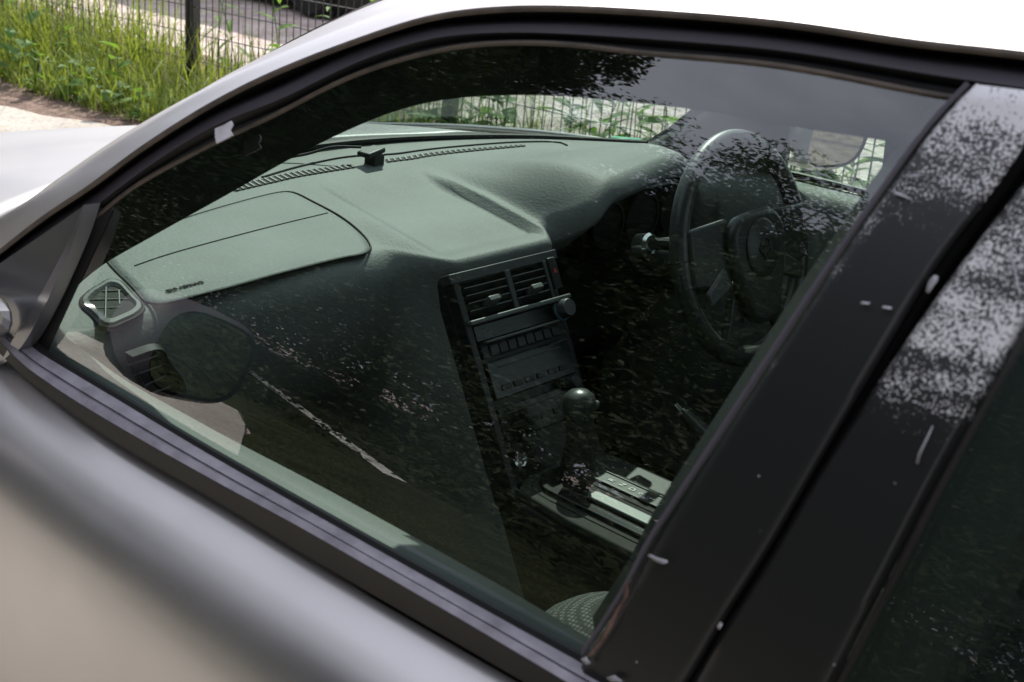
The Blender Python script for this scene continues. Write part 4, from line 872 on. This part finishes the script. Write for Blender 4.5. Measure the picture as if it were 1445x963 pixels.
lathe('column_shroud', [(.044, -.20), (.046, -.08), (.038, -.03), (.026, -.005)], M_RUBBER, wheel, WF @ Matrix.Translation((0, -.022, 0)))
tube('stalk', [WF @ V((-.04, .01, -.05)), WF @ V((-.14, .03, -.045)), WF @ V((-.165, .034, -.042))], [.007, .007, .009], M_DARK, wheel, seg=8, n=8)
tube('stalk', [WF @ V((.04, .01, -.05)), WF @ V((.14, .03, -.045)), WF @ V((.165, .034, -.042))], [.007, .007, .009], M_DARK, wheel, seg=8, n=8)

# ------------------------------------------------------------------ far door, its glass and mirror
FB = -.700
far = loft('far_door', [[(.76, -.712, .862), (.40, -.716, .868), (-.5, -.716, .872)], [(.76, -.76, .83), (.40, -.765, .835), (-.5, -.765, .835)], [(.76, -.80, .65), (.40, -.805, .65), (-.5, -.80, .65)], [(.76, -.77, .25), (.40, -.775, .25), (-.5, -.77, .25)]], M_PAINT, car, n=20, m=4, smooth_across=True)
loft('door_trim', [[(.70, -.700, .874), (.40, -.702, .878), (-.5, -.702, .880)], [(.70, -.655, .872), (.40, -.650, .876), (-.5, -.650, .878)], [(.70, -.640, .855), (.40, -.632, .858), (-.5, -.632, .860)], [(.70, -.628, .78), (.40, -.622, .78), (-.5, -.622, .78)], [(.70, -.60, .66), (.40, -.60, .66), (-.5, -.60, .66)], [(.70, -.60, .30), (.40, -.60, .30), (-.5, -.60, .30)]], M_DASH, far, n=20, m=4, smooth_across=True, sharp=0)
tube('belt_seal', [(.46, -.701, .884), (.40, -.702, .886), (-.5, -.702, .888)], .006, M_RUBBER, far)
tube('belt_strip', [(.46, -.716, .880), (.40, -.717, .882), (-.5, -.717, .884)], .005, M_SLAT, far)
def fy(z): return -side_y(z)
frows = []
for k in range(9):
    z = lerp(.872, 1.235, k / 8)
    xf_ = lerp(.62, .02, k / 8)
    frows.append([V((lerp(xf_, -.45, j / 10), fy(z) + .007, z)) for j in range(11)])
mesh('side_window', [p for r in frows for p in r], grid_faces(9, 11), M_GLASS, far, sharp=0)
sl = [V((.73, -.700, .876)), V((.432, -.704, .880)), V((.412, -.668, .985)), V((.395, -.640, 1.06)), V((.50, -.632, 1.065))]
mesh('mirror_sail', sl, [(0, 1, 2, 3, 4)], M_PILLAR, far, solid=.02, bevel=.004)
bp_ = [V((.215, -.704, .87)), V((.10, -.704, .87)), V((.05, -.56, 1.22)), V((.17, -.57, 1.22))]
mesh('pillar_trim', [V((-.06, -.69, .87)), V((.235, -.69, .87)), V((.205, -.60, 1.05)), V((.10, -.52, 1.22)), V((-.06, -.52, 1.22))], [(0, 1, 2, 3, 4)], M_TRIM, far, solid=.04, bevel=.006)
fm = empty('door_mirror'); fm.parent = car
mirror_shell(-1, .42, -.865, .945, fm, .074, .30, .074)
loft('mirror_arm', [[(.46, -.715, .90), (.48, -.80, .925)], [(.46, -.715, .94), (.48, -.80, .955)], [(.54, -.715, .94), (.54, -.80, .955)], [(.54, -.715, .90), (.54, -.80, .925)], [(.46, -.715, .90), (.48, -.80, .925)]], M_PAINT, fm, n=4)

# ------------------------------------------------------------------ cabin floor, seats, bulkhead
tub = loft('floor_pan', [[(1.0, -.72, .5), (1.0, .72, .5)], [(.95, -.72, .30), (.95, .72, .30)], [(.70, -.72, .22), (.70, .72, .22)], [(-1.4, -.72, .22), (-1.4, .72, .22)], [(-1.6, -.72, .6), (-1.6, .72, .6)], [(-1.75, -.68, .88), (-1.75, .68, .88)]], M_CARPET, car, n=6, m=3, solid=.01)
mesh('firewall', [(.80, -.70, .40), (.80, .70, .40), (.74, .66, .82), (.80, 0, .84), (.74, -.66, .82)], [(0, 1, 2, 3, 4)], M_DARK, car, solid=.01)
for s in (1, -1):
    mesh('sill_panel', [(.95, s * .715, .22), (-1.6, s * .715, .22), (-1.6, s * .735, .84), (.95, s * .715, .84)], [(0, 1, 2, 3)], M_DARK, car, solid=.008)
def make_seat(yc):
    st = empty('front_seat'); st.parent = car
    rows = []
    for x, h in ((.16, .40), (.15, .455), (.05, .475), (-.12, .462), (-.28, .45)):
        rows.append([(x - .02 * (t / 6) ** 2, yc + t / 6 * .25, h + .035 * (abs(t) / 6) ** 3 - .10 * max(0, abs(t) - 5)) for t in range(-6, 7)])
    loft('seat_cushion', rows, M_CLOTH, st, n=25, m=4, smooth_across=True, solid=.05, offset=-1)
    rows = []
    for x, z, w in ((-.27, .47, .22), (-.33, .62, .24), (-.40, .80, .25), (-.46, .93, .22), (-.50, 1.0, .17), (-.53, .99, .15)):
        rows.append([(x + .06 * (abs(t) / 6) ** 3, yc + t / 6 * w, z - .03 * (abs(t) / 6) ** 2) for t in range(-6, 7)])
    loft('backrest', rows, M_CLOTH, st, n=25, m=4, smooth_across=True, solid=.07, offset=-1)
    return st
seat_near = make_seat(.36); make_seat(-.36)
# the passenger seat's bolster that shows at the foot of the window
bol = [(-0.0308, 0.4000, 0.6865)][0]
M_MESHCLOTH = principled("mesh_cloth", (0.05, 0.052, 0.05), rough=.8, spec=.2)
_nt = M_MESHCLOTH.node_tree; _tc = _nt.nodes.new('ShaderNodeTexCoord'); _v = _nt.nodes.new('ShaderNodeTexVoronoi'); _v.inputs['Scale'].default_value = 210
_v.inputs['Randomness'].default_value = 0.08
_r = _nt.nodes.new('ShaderNodeValToRGB'); _r.color_ramp.elements[0].position = .25; _r.color_ramp.elements[1].position = .5
_r.color_ramp.elements[0].color = (.11, .115, .11, 1); _r.color_ramp.elements[1].color = (.022, .023, .022, 1)
_nt.links.new(_tc.outputs['Object'], _v.inputs['Vector']); _nt.links.new(_v.outputs['Distance'], _r.inputs['Fac']); _nt.links.new(_r.outputs['Color'], _nt.nodes['Principled BSDF'].inputs['Base Color'])
bl_rows = []
for i in range(11):
    e = i / 10 * math.pi / 2
    bl_rows.append([V((bol[0] - .055 + .115 * math.cos(e) * math.cos(a), .40 + .12 * math.cos(e) * math.sin(a), bol[2] - .105 + .115 * math.sin(e))) for a in [2 * math.pi * k / 28 for k in range(28)]])
mesh('seat_bolster', [p for r in bl_rows for p in r], grid_faces(11, 28, True), M_MESHCLOTH, seat_near)
rs = loft('rear_seat', [[(-.95, -.6, .45), (-.95, .6, .45)], [(-.93, -.6, .50), (-.93, .6, .50)], [(-1.35, -.6, .48), (-1.35, .6, .48)], [(-1.48, -.6, .80), (-1.48, .6, .80)], [(-1.56, -.55, .90), (-1.56, .55, .90)]], M_CLOTH, car, n=20, m=5, smooth_across=True)
rear_glass = loft('rear_window', [[(-1.5, -.50, 1.18), (-1.53, 0, 1.215), (-1.5, .50, 1.18)], [(-2.0, -.6, .90), (-2.05, 0, .92), (-2.0, .6, .90)]], M_GLASS_REAR, car, n=16, m=4)
loft('boot_lid', [[(-2.0, -.66, .885), (-2.05, 0, .90), (-2.0, .66, .885)], [(-2.5, -.66, .86), (-2.55, 0, .88), (-2.5, .66, .86)], [(-2.58, -.64, .6), (-2.64, 0, .6), (-2.58, .64, .6)], [(-2.58, -.64, .25), (-2.64, 0, .25), (-2.58, .64, .25)]], M_PAINT, car, n=16, m=4, smooth_across=True, solid=.01)
for s in (1, -1):
    loft('quarter_panel', [[(-1.45, s * .56, 1.16), (-2.0, s * .64, .90), (-2.5, s * .66, .86)], [(-1.45, s * .735, .86), (-2.0, s * .735, .85), (-2.5, s * .70, .83)], [(-1.6, s * .81, .6), (-2.0, s * .81, .64), (-2.58, s * .68, .6)], [(-1.6, s * .79, .3), (-1.75, s * .79, .55), (-2.58, s * .66, .25)]], M_PAINT, car, n=16, m=4, smooth_across=True, solid=.01)
for x in (1.42, -1.28):
    for s in (1, -1):
        Mw = frame_from((x, s * .66, .315), V((1, 0, 0)), V((0, 0, 1)), V((0, -1, 0)))
        wv = lathe('road_wheel', [(.20, -.10), (.30, -.10), (.315, -.07), (.315, .07), (.30, .10), (.20, .10)], M_TYRE, car, Mw)
        lathe('wheel_rim', [(.20, -.09), (.205, .095), (.18, .08), (.06, .07), (.03, .085), (.002, .085)], M_SILVERPL, wv, Mw)
# glove box face with its yellow pull tag
tg = [(0.6000, -0.0279, 0.5905), (0.6000, -0.0579, 0.5854), (0.6000, -0.0581, 0.5672), (0.6000, -0.0442, 0.5648), (0.6000, -0.0310, 0.5730)]
tag_o = mesh('pull_tag', tg, [tuple(range(5))], M_YELLOW, dash, solid=.003, bevel=.0008)

# ------------------------------------------------------------------ small things on the car
dv = empty('sensor_box', V([(0.7877, -0.0526, 0.8969)][0]))
tag(dv, "small black sensor box standing on the dashboard at the base of the windshield", 'sensor')
dM = Matrix.Rotation(math.radians(-82), 4, 'Z')
box('body', -.012, .012, -.011, .011, -.004, .016, M_DARK, dv, M=dM, bevel=.002)
box('head', -.026, .015, -.013, .013, .0165, .025, M_DARK, dv, M=dM @ Matrix.Rotation(math.radians(-8), 4, 'Y'), bevel=.003)
tube('wire', [V((.01, .02, .026)), V((.03, .06, .026)), V((.045, .10, .016)), V((.06, .14, .01))], .0022, M_RUBBER, dv, n=14, seg=6)

TP = [(0.1933, 0.6722, 1.1343), (0.1846, 0.6701, 1.1387), (0.1772, 0.6678, 1.1435), (0.1735, 0.6691, 1.1408), (0.1745, 0.6711, 1.1367), (0.1688, 0.6724, 1.1338), (0.1762, 0.6747, 1.1291), (0.1846, 0.6770, 1.1241), (0.1896, 0.6748, 1.1287)]
tp = mesh('tape_piece', TP, [tuple(range(9))], M_TAPE, None, solid=.0012, smooth=False)
tag(tp, "torn piece of white tape stuck on the black window frame above the mirror", 'tape')

# ------------------------------------------------------------------ fence
FP0 = V((5.29, -2.83, 0)); FD = V((.995, .095, 0)).normalized(); FN = V((-FD.y, FD.x, 0))
fence = empty('wire_fence', (0, 0, 0))
tag(fence, "black welded wire mesh fence between the pavement and the gravel lot", 'fence')

step = 1.8
posts = [FP0 + FD * (step * k) for k in range(-7, 7)]
HF = 1.05
post0 = None
for p in posts:
    if post0 is None:
        post0 = mesh('post', box_v(-.03, .03, -.03, .03, 0, HF + .05), BOXF, M_POSTBLK, fence, bevel=.006)
        post0.location = p; post0.rotation_euler.z = math.atan2(FD.y, FD.x)
    else:
        o = post0.copy(); COL.objects.link(o); o.parent = fence; o.location = p
def wire_prism(a, b, r):
    d = (b - a).normalized(); u = d.cross(V((0.3, .9, .2))).normalized(); w = d.cross(u)
    vs = [q + u * r * math.cos(t) + w * r * math.sin(t) for q in (a, b) for t in (0, 2.094, 4.189)]
    return vs, [(0, 1, 4, 3), (1, 2, 5, 4), (2, 0, 3, 5)]
panel0 = None
for i in range(len(posts) - 1):
    if panel0 is None:
        bl = []
        for k in range(37):
            s = k * .05
            bl.append(wire_prism(FD * s + V((0, 0, .03)), FD * s + V((0, 0, HF)), .0034))
        for k in range(8):
            z = .06 + k * .14
            bl.append(wire_prism(V((0, 0, z)) - FN * .004, FD * 1.8 + V((0, 0, z)) - FN * .004, .0036))
        panel0 = multi('wire_panel', bl, M_WIRE, fence); panel0['kind'] = 'stuff'
        panel0.location = posts[0] + FN * .035
    else:
        o = panel0.copy(); COL.objects.link(o); o.parent = fence; o.location = posts[i] + FN * .035
for i in (6, 7, 5):
    pm = posts[i] + FD * .28 + FN * .04
    mesh('clamp', box_v(-.02, .02, -.012, .012, -.02, .02, Matrix.Translation(pm + V((0, 0, .62)))), BOXF, M_POSTBLK, fence, bevel=.003)

# ------------------------------------------------------------------ plants
def blade(base, h, lean, w, az, curl=1.0):
    d = V((math.cos(az), math.sin(az), 0)); sd = V((-d.y, d.x, 0)); vs = []; n = 4
    for k in range(n):
        t = k / (n - 1)
        p = base + d * lean * t ** (1.6) + V((0, 0, h * (t - .35 * curl * lean / max(h, .01) * t * t)))
        ww = w * (1 - t) ** .6
        vs += [p - sd * ww, p + sd * ww] if k < n - 1 else [p]
    return vs, [(0, 1, 3, 2), (2, 3, 5, 4), (4, 5, 6)]
def blades(name, count, fn, mat, label):
    bl = [blade(*fn()) for _ in range(count)]
    o = multi(name, bl, mat); tag(o, label, 'grass', kind='stuff'); return o
def rnd_grass():
    while True:
        s = random.uniform(-6.5, 6.5); off = random.gauss(.02, .26)
        dens = 1.0 if s > .3 else (.55 if s > -.4 else .30)
        if random.random() < dens: break
    p = FP0 + FD * s + FN * off
    h = random.uniform(.12, .62) * (1.0 - min(.6, abs(off) * .9))
    if s > .1 and random.random() < .25: h *= 1.5
    return V((p.x, p.y, 0)), h, random.uniform(.08, .50) * h * 1.7, random.uniform(.0025, .0065), random.uniform(0, 6.28)
def rnd_low():
    s = random.uniform(-.6, 1.7); p = FP0 + FD * s + FN * random.uniform(.15, .40 + .30 * sstep(1.7, .4, s))
    h = random.uniform(.06, .24)
    return V((p.x, p.y, 0)), h, random.uniform(.03, .16), random.uniform(.003, .007), random.uniform(0, 6.28)
blades('low_grass', 2200, rnd_low, M_GRASS, "short green grass and weeds spreading over the soil toward the pavement")
blades('grass', 9000, rnd_grass, M_GRASS, "tall green grass growing along the foot of the wire fence")
def rnd_pale():
    s = random.uniform(-2, 4); p = FP0 + FD * s + FN * random.uniform(.05, .5)
    h = random.uniform(.2, .5)
    return V((p.x, p.y, 0)), h, random.uniform(.25, .5), random.uniform(.004, .008), random.uniform(0, 6.28), 1.6
blades('pale_grass', 130, rnd_pale, M_PALEGRASS, "pale arching grass blades in front of the fence")
def rnd_straw():
    s = random.uniform(-5, 6); p = FP0 + FD * s + FN * random.uniform(.25, .75)
    return V((p.x, p.y, 0)), random.uniform(.01, .07), random.uniform(.05, .22), random.uniform(.0015, .003), random.uniform(0, 6.28)
def rnd_stalk():
    s = random.uniform(-1.5, 5); p = FP0 + FD * s + FN * random.gauss(.1, .25)
    return V((p.x, p.y, 0)), random.uniform(.2, .6), random.uniform(.05, .35), random.uniform(.0015, .003), random.uniform(0, 6.28)
blades('dead_stalks', 420, rnd_stalk, M_STRAW, "dry straw coloured stalks standing among the green grass")
blades('dry_grass', 1600, rnd_straw, M_STRAW, "dry brown grass litter on the soil beside the pavement edge")

def leaf_mesh(name, L, W, mat, lobes=0, fold=.25):
    vs, fs = [], []; n = 6
    for k in range(n + 1):
        t = k / n
        w = W * math.sin(math.pi * min(1, t * .95 + .03)) ** .8 * (1 - .35 * t)
        z = -.35 * L * t * t
        vs += [V((L * t, -w, z + fold * w)), V((L * t, 0, z)), V((L * t, w, z + fold * w))]
    for k in range(n):
        a = k * 3; fs += [(a, a + 1, a + 4, a + 3), (a + 1, a + 2, a + 5, a + 4)]
    me = bpy.data.meshes.new(name); me.from_pydata([tuple(v) for v in vs], [], fs); me.materials.append(mat)
    me.polygons.foreach_set('use_smooth', [True] * len(me.polygons)); return me
LEAF_BROAD = leaf_mesh('broad_leaf', .15, .045, M_WEED)
LEAF_LONG = leaf_mesh('long_leaf', .20, .024, M_WEED)
LEAF_ROUND = leaf_mesh('round_leaf', .11, .058, M_WEED)
def weed(x, y, h, leafs, me, label, group, sc=1.0, stem_lean=(0, 0)):
    root = empty('leafy_weed', (x, y, 0)); tag(root, label, 'plant', group)
    top = V((stem_lean[0], stem_lean[1], h))
    P = [V((0, 0, 0)), V((stem_lean[0] * .3, stem_lean[1] * .3, h * .5)), top]
    tube('stem', P, [.006, .005, .0025], M_WEED, root, seg=5, n=6)
    pts_ = resample(P, 20)
    for k in range(leafs):
        t = .12 + .88 * k / max(1, leafs - 1); q = pts_[min(19, int(t * 19))]
        o = link(bpy.data.objects.new('leaf', me), root)
        o.location = q; az = k * 2.4 + random.uniform(-.5, .5)
        o.rotation_euler = (random.uniform(-.4, .4), random.uniform(-.75, .25), az)
        s = sc * random.uniform(.65, 1.15) * (1.0 - .3 * t); o.scale = (s, s, s)
    return root
for k in range(60):
    far_ = k >= 26
    s = (-.9 - k * .085 if not far_ else -3.1 - (k - 26) * .036) + random.uniform(-.05, .05); off = random.uniform(-.3, .42); p = FP0 + FD * s + FN * off
    weed(p.x, p.y, random.uniform(.35, .85) if not far_ else random.uniform(.30, .75), random.randint(10, 15), random.choice([LEAF_BROAD, LEAF_LONG, LEAF_BROAD]),
         "leafy green weed by the wire fence, seen through the far side window" if far_ else "leafy green weed by the wire fence, seen through the windshield",
         "weeds seen through the far side window" if far_ else "weeds seen through the windshield", random.uniform(1.0, 1.4) if far_ else random.uniform(.9, 1.35), (random.uniform(-.12, .12), random.uniform(-.1, .1)))
for k in range(11):
    s = -.3 + k * .19; p = FP0 + FD * s + FN * random.uniform(.30, .72)
    weed(p.x, p.y, random.uniform(.12, .34), random.randint(5, 8), random.choice([LEAF_ROUND, LEAF_BROAD]), "small broad-leaved weed growing among the grass at the foot of the fence", "broad-leaved weeds among the grass", random.uniform(.8, 1.25))
w1 = FP0 + FD * 1.42 + FN * .82
weed(w1.x, w1.y, .20, 5, LEAF_ROUND, "low round-leaved weed on the soil at the edge of the pavement", None, 1.7)
w2 = FP0 + FD * .98 + FN * .30
weed(w2.x, w2.y, .62, 6, LEAF_ROUND, "tall round-leaved weed rising above the grass in front of the fence", None, 1.9, (.05, .08))
w3 = FP0 + FD * 1.62 + FN * .55
weed(w3.x, w3.y, .34, 6, LEAF_ROUND, "round-leaved weed at the far left edge of the grass", None, 1.6)
for k in range(8):
    s = -1.6 + k * .5; p = FP0 + FD * s - FN * random.uniform(.15, .6)
    weed(p.x, p.y, random.uniform(.5, .8), 10, LEAF_LONG, "bright narrow-leaved weed behind the fence mesh", "weeds behind the fence mesh", 1.1, (random.uniform(-.1, .1), random.uniform(-.1, .1)))

# ------------------------------------------------------------------ vehicle parked beyond the fence
van = empty('parked_van', (8.0, -6.45, 0))
tag(van, "pale grey van parked on the gravel lot beyond the fence, only its underside in view", 'van')
M_VAN = principled("van_paint", (.50, .48, .46), rough=.35, coat=.3, vary=(2, .9, 1.05))
body = mesh('body', box_v(-1.05, 3.2, -.85, .80, .42, 1.05), BOXF, M_VAN, van, bevel=.06)
mesh('cab', [V(p) for p in ((-1.0, -.8, 1.05), (-1.0, .74, 1.05), (3.1, .74, 1.05), (3.1, -.8, 1.05), (-.5, -.7, 1.85), (-.5, .64, 1.85), (3.0, .64, 1.85), (3.0, -.7, 1.85))],
     [(0, 1, 2, 3), (4, 5, 6, 7), (0, 1, 5, 4), (1, 2, 6, 5), (2, 3, 7, 6), (3, 0, 4, 7)], M_VAN, van, bevel=.08)
mesh('window', [V(p) for p in ((-.85, .758, 1.12), (1.9, .758, 1.12), (1.9, .675, 1.72), (-.5, .675, 1.72))], [(0, 1, 2, 3)], M_GLOSSBLK, van, solid=.006)
mesh('underbody', box_v(-1.0, 3.1, -.75, .72, .12, .43), BOXF, M_DARK, van, bevel=.02)
box('bumper', -1.16, -1.05, -.80, .76, .36, .58, M_SILVERPL, van, bevel=.03)
for x in (-.2, 2.4):
    for y in (-.70, .70):
        lathe('wheel', [(.18, -.09), (.28, -.09), (.30, -.06), (.30, .06), (.28, .09), (.18, .09)], M_TYRE, van, frame_from((x, y, .30), V((1, 0, 0)), V((0, 0, 1)), V((0, -1, 0))))

# ------------------------------------------------------------------ trees and shrubs on the near side (they show in the side glass and the paint)
import numpy as np
RNG = np.random.default_rng(11)
def foliage(name, clusters, mat, parent=None):
    """clusters: (centre, spread, count, leaf size); many small rhombic leaves in one mesh"""
    V_ = []
    for cc, sp, n_, sz in clusters:
        c = RNG.normal(size=(n_, 3)); c /= np.linalg.norm(c, axis=1)[:, None]; c *= (sp * RNG.random(n_) ** .5)[:, None]
        c[:, 2] *= .85; c += np.array(cc)
        u = RNG.normal(size=(n_, 3)); u /= np.linalg.norm(u, axis=1)[:, None]
        w = np.cross(u, RNG.normal(size=(n_, 3))); w /= np.linalg.norm(w, axis=1)[:, None]
        a_ = u * (sz * RNG.uniform(.6, 1.35, n_))[:, None]; b_ = w * (sz * .42 * RNG.uniform(.7, 1.2, n_))[:, None]
        q = np.stack([c - a_, c + b_, c + a_ * .9, c - b_], 1).reshape(-1, 3)
        q[:, 2] = np.maximum(q[:, 2], .005) if parent is None else q[:, 2]
        V_.append(q)
    V_ = np.concatenate(V_); n_ = len(V_) // 4
    me = bpy.data.meshes.new(name); me.vertices.add(len(V_)); me.vertices.foreach_set('co', V_.ravel())
    me.loops.add(len(V_)); me.loops.foreach_set('vertex_index', np.arange(len(V_), dtype=np.int32))
    me.polygons.add(n_); me.polygons.foreach_set('loop_start', np.arange(0, len(V_), 4, dtype=np.int32))
    me.update(calc_edges=True); me.validate(); me.materials.append(mat)
    return link(bpy.data.objects.new(name, me), parent)
def tree(x, y, h, crown_r, label, group, mat, trunk_h=None, n_cl=60, per=70, leaf=.09):
    root = empty('tree', (x, y, 0)); tag(root, label, 'tree', group)
    th = trunk_h or h * .45
    br = [tube_data([V((0, 0, -.05)), V((.06, .03, th * .5)), V((-.05, .05, th)), V((0.02, 0, h * .85))], [.16, .13, .10, .04], 8)]
    cents = []
    for k in range(n_cl):
        a = random.uniform(0, 6.28); e = random.uniform(-.75, 1.0)
        rr = crown_r * (1 - .45 * max(0, e)) * random.uniform(.35, 1.0)
        cents.append(V((rr * math.cos(a), rr * math.sin(a), lerp(th, h, .5) + e * (h - th) * .55)))
    for cpt in cents[::6]:
        br.append(tube_data([V((0, 0, th * .8)), cpt * .55 + V((0, 0, th * .4)), cpt], [.06, .035, .012], 5))
    multi('trunk', br, M_BARK, root)
    foliage('crown', [(tuple(cpt), random.uniform(.35, .62) * crown_r / 2.0, per, leaf) for cpt in cents] + [(tuple(cpt * .55 + V((0, 0, lerp(th, h, .5) * .45))), .42 * crown_r / 2.0 + .3, 60, .17) for cpt in cents], mat, root)
    return root
TG = "trees on the near side of the car"
TL = "broad dark tree mirrored in the side window"
for x, y, h, r in ((11.5, 6.2, 12.0, 3.6), (9.6, 7.0, 11.2, 2.1), (17.5, 8.2, 15.0, 4.4), (8.6, 10.2, 10.6, 2.8), (6.2, 10.4, 10.0, 3.0), (3.8, 10.6, 9.9, 3.0), (1.2, 10.8, 9.6, 3.0), (-2.0, 11.0, 9.2, 3.1), (-5.5, 10.0, 8.6, 3.1)):
    tree(x, y, h, r, TL, TG, M_LEAF_D, trunk_h=h * .16, n_cl=130 if h < 11 else 190, per=400, leaf=.062)
cl_n, cl_f = [], []
for k in range(190):
    x = random.uniform(-7, 14); y = near_edge(x) + random.uniform(1.0, 3.4)
    cl_n.append(((x, y, random.uniform(.1, .8 + .5 * (y - near_edge(x)))), .55, 420, .036))
for k in range(360):
    x = random.uniform(-12, 30); y = near_edge(x) + random.uniform(3.6, 7.0) + (1.5 if x < 6 else 0)
    cl_n.append(((x, y, random.uniform(.4, 4.2)), 1.0, 520, .052))
for k in range(520):
    cl_f.append(((random.uniform(-14, 34), 15.5 + random.uniform(-1, 1.5), random.uniform(.5, 7.0)), 1.25, 330, .105))
for k in range(300):
    x = random.uniform(8, 28)
    cl_f.append(((x, random.uniform(11.5, 15.5), random.uniform(3.0, 9.0) * min(1, (30 - x) / 12 + .35)), 1.3, 330, .105))
for k in range(300):
    cl_f.append(((random.uniform(42, 50), random.uniform(-16, 32), random.uniform(.5, 12.5)), 2.4, 230, .24))
added_wood = foliage('wood', cl_f, M_LEAF_D)  # added out of view to darken the A-pillar and fill reflected sky gaps
tag(added_wood, "unseen dark wood added ahead and on the near side to darken reflections", 'wood', kind='stuff')
hedge = foliage('shrubs', cl_n, M_LEAF_M)
tag(hedge, "dark green shrubs growing on the verge on the near side", 'shrubs', kind='stuff')
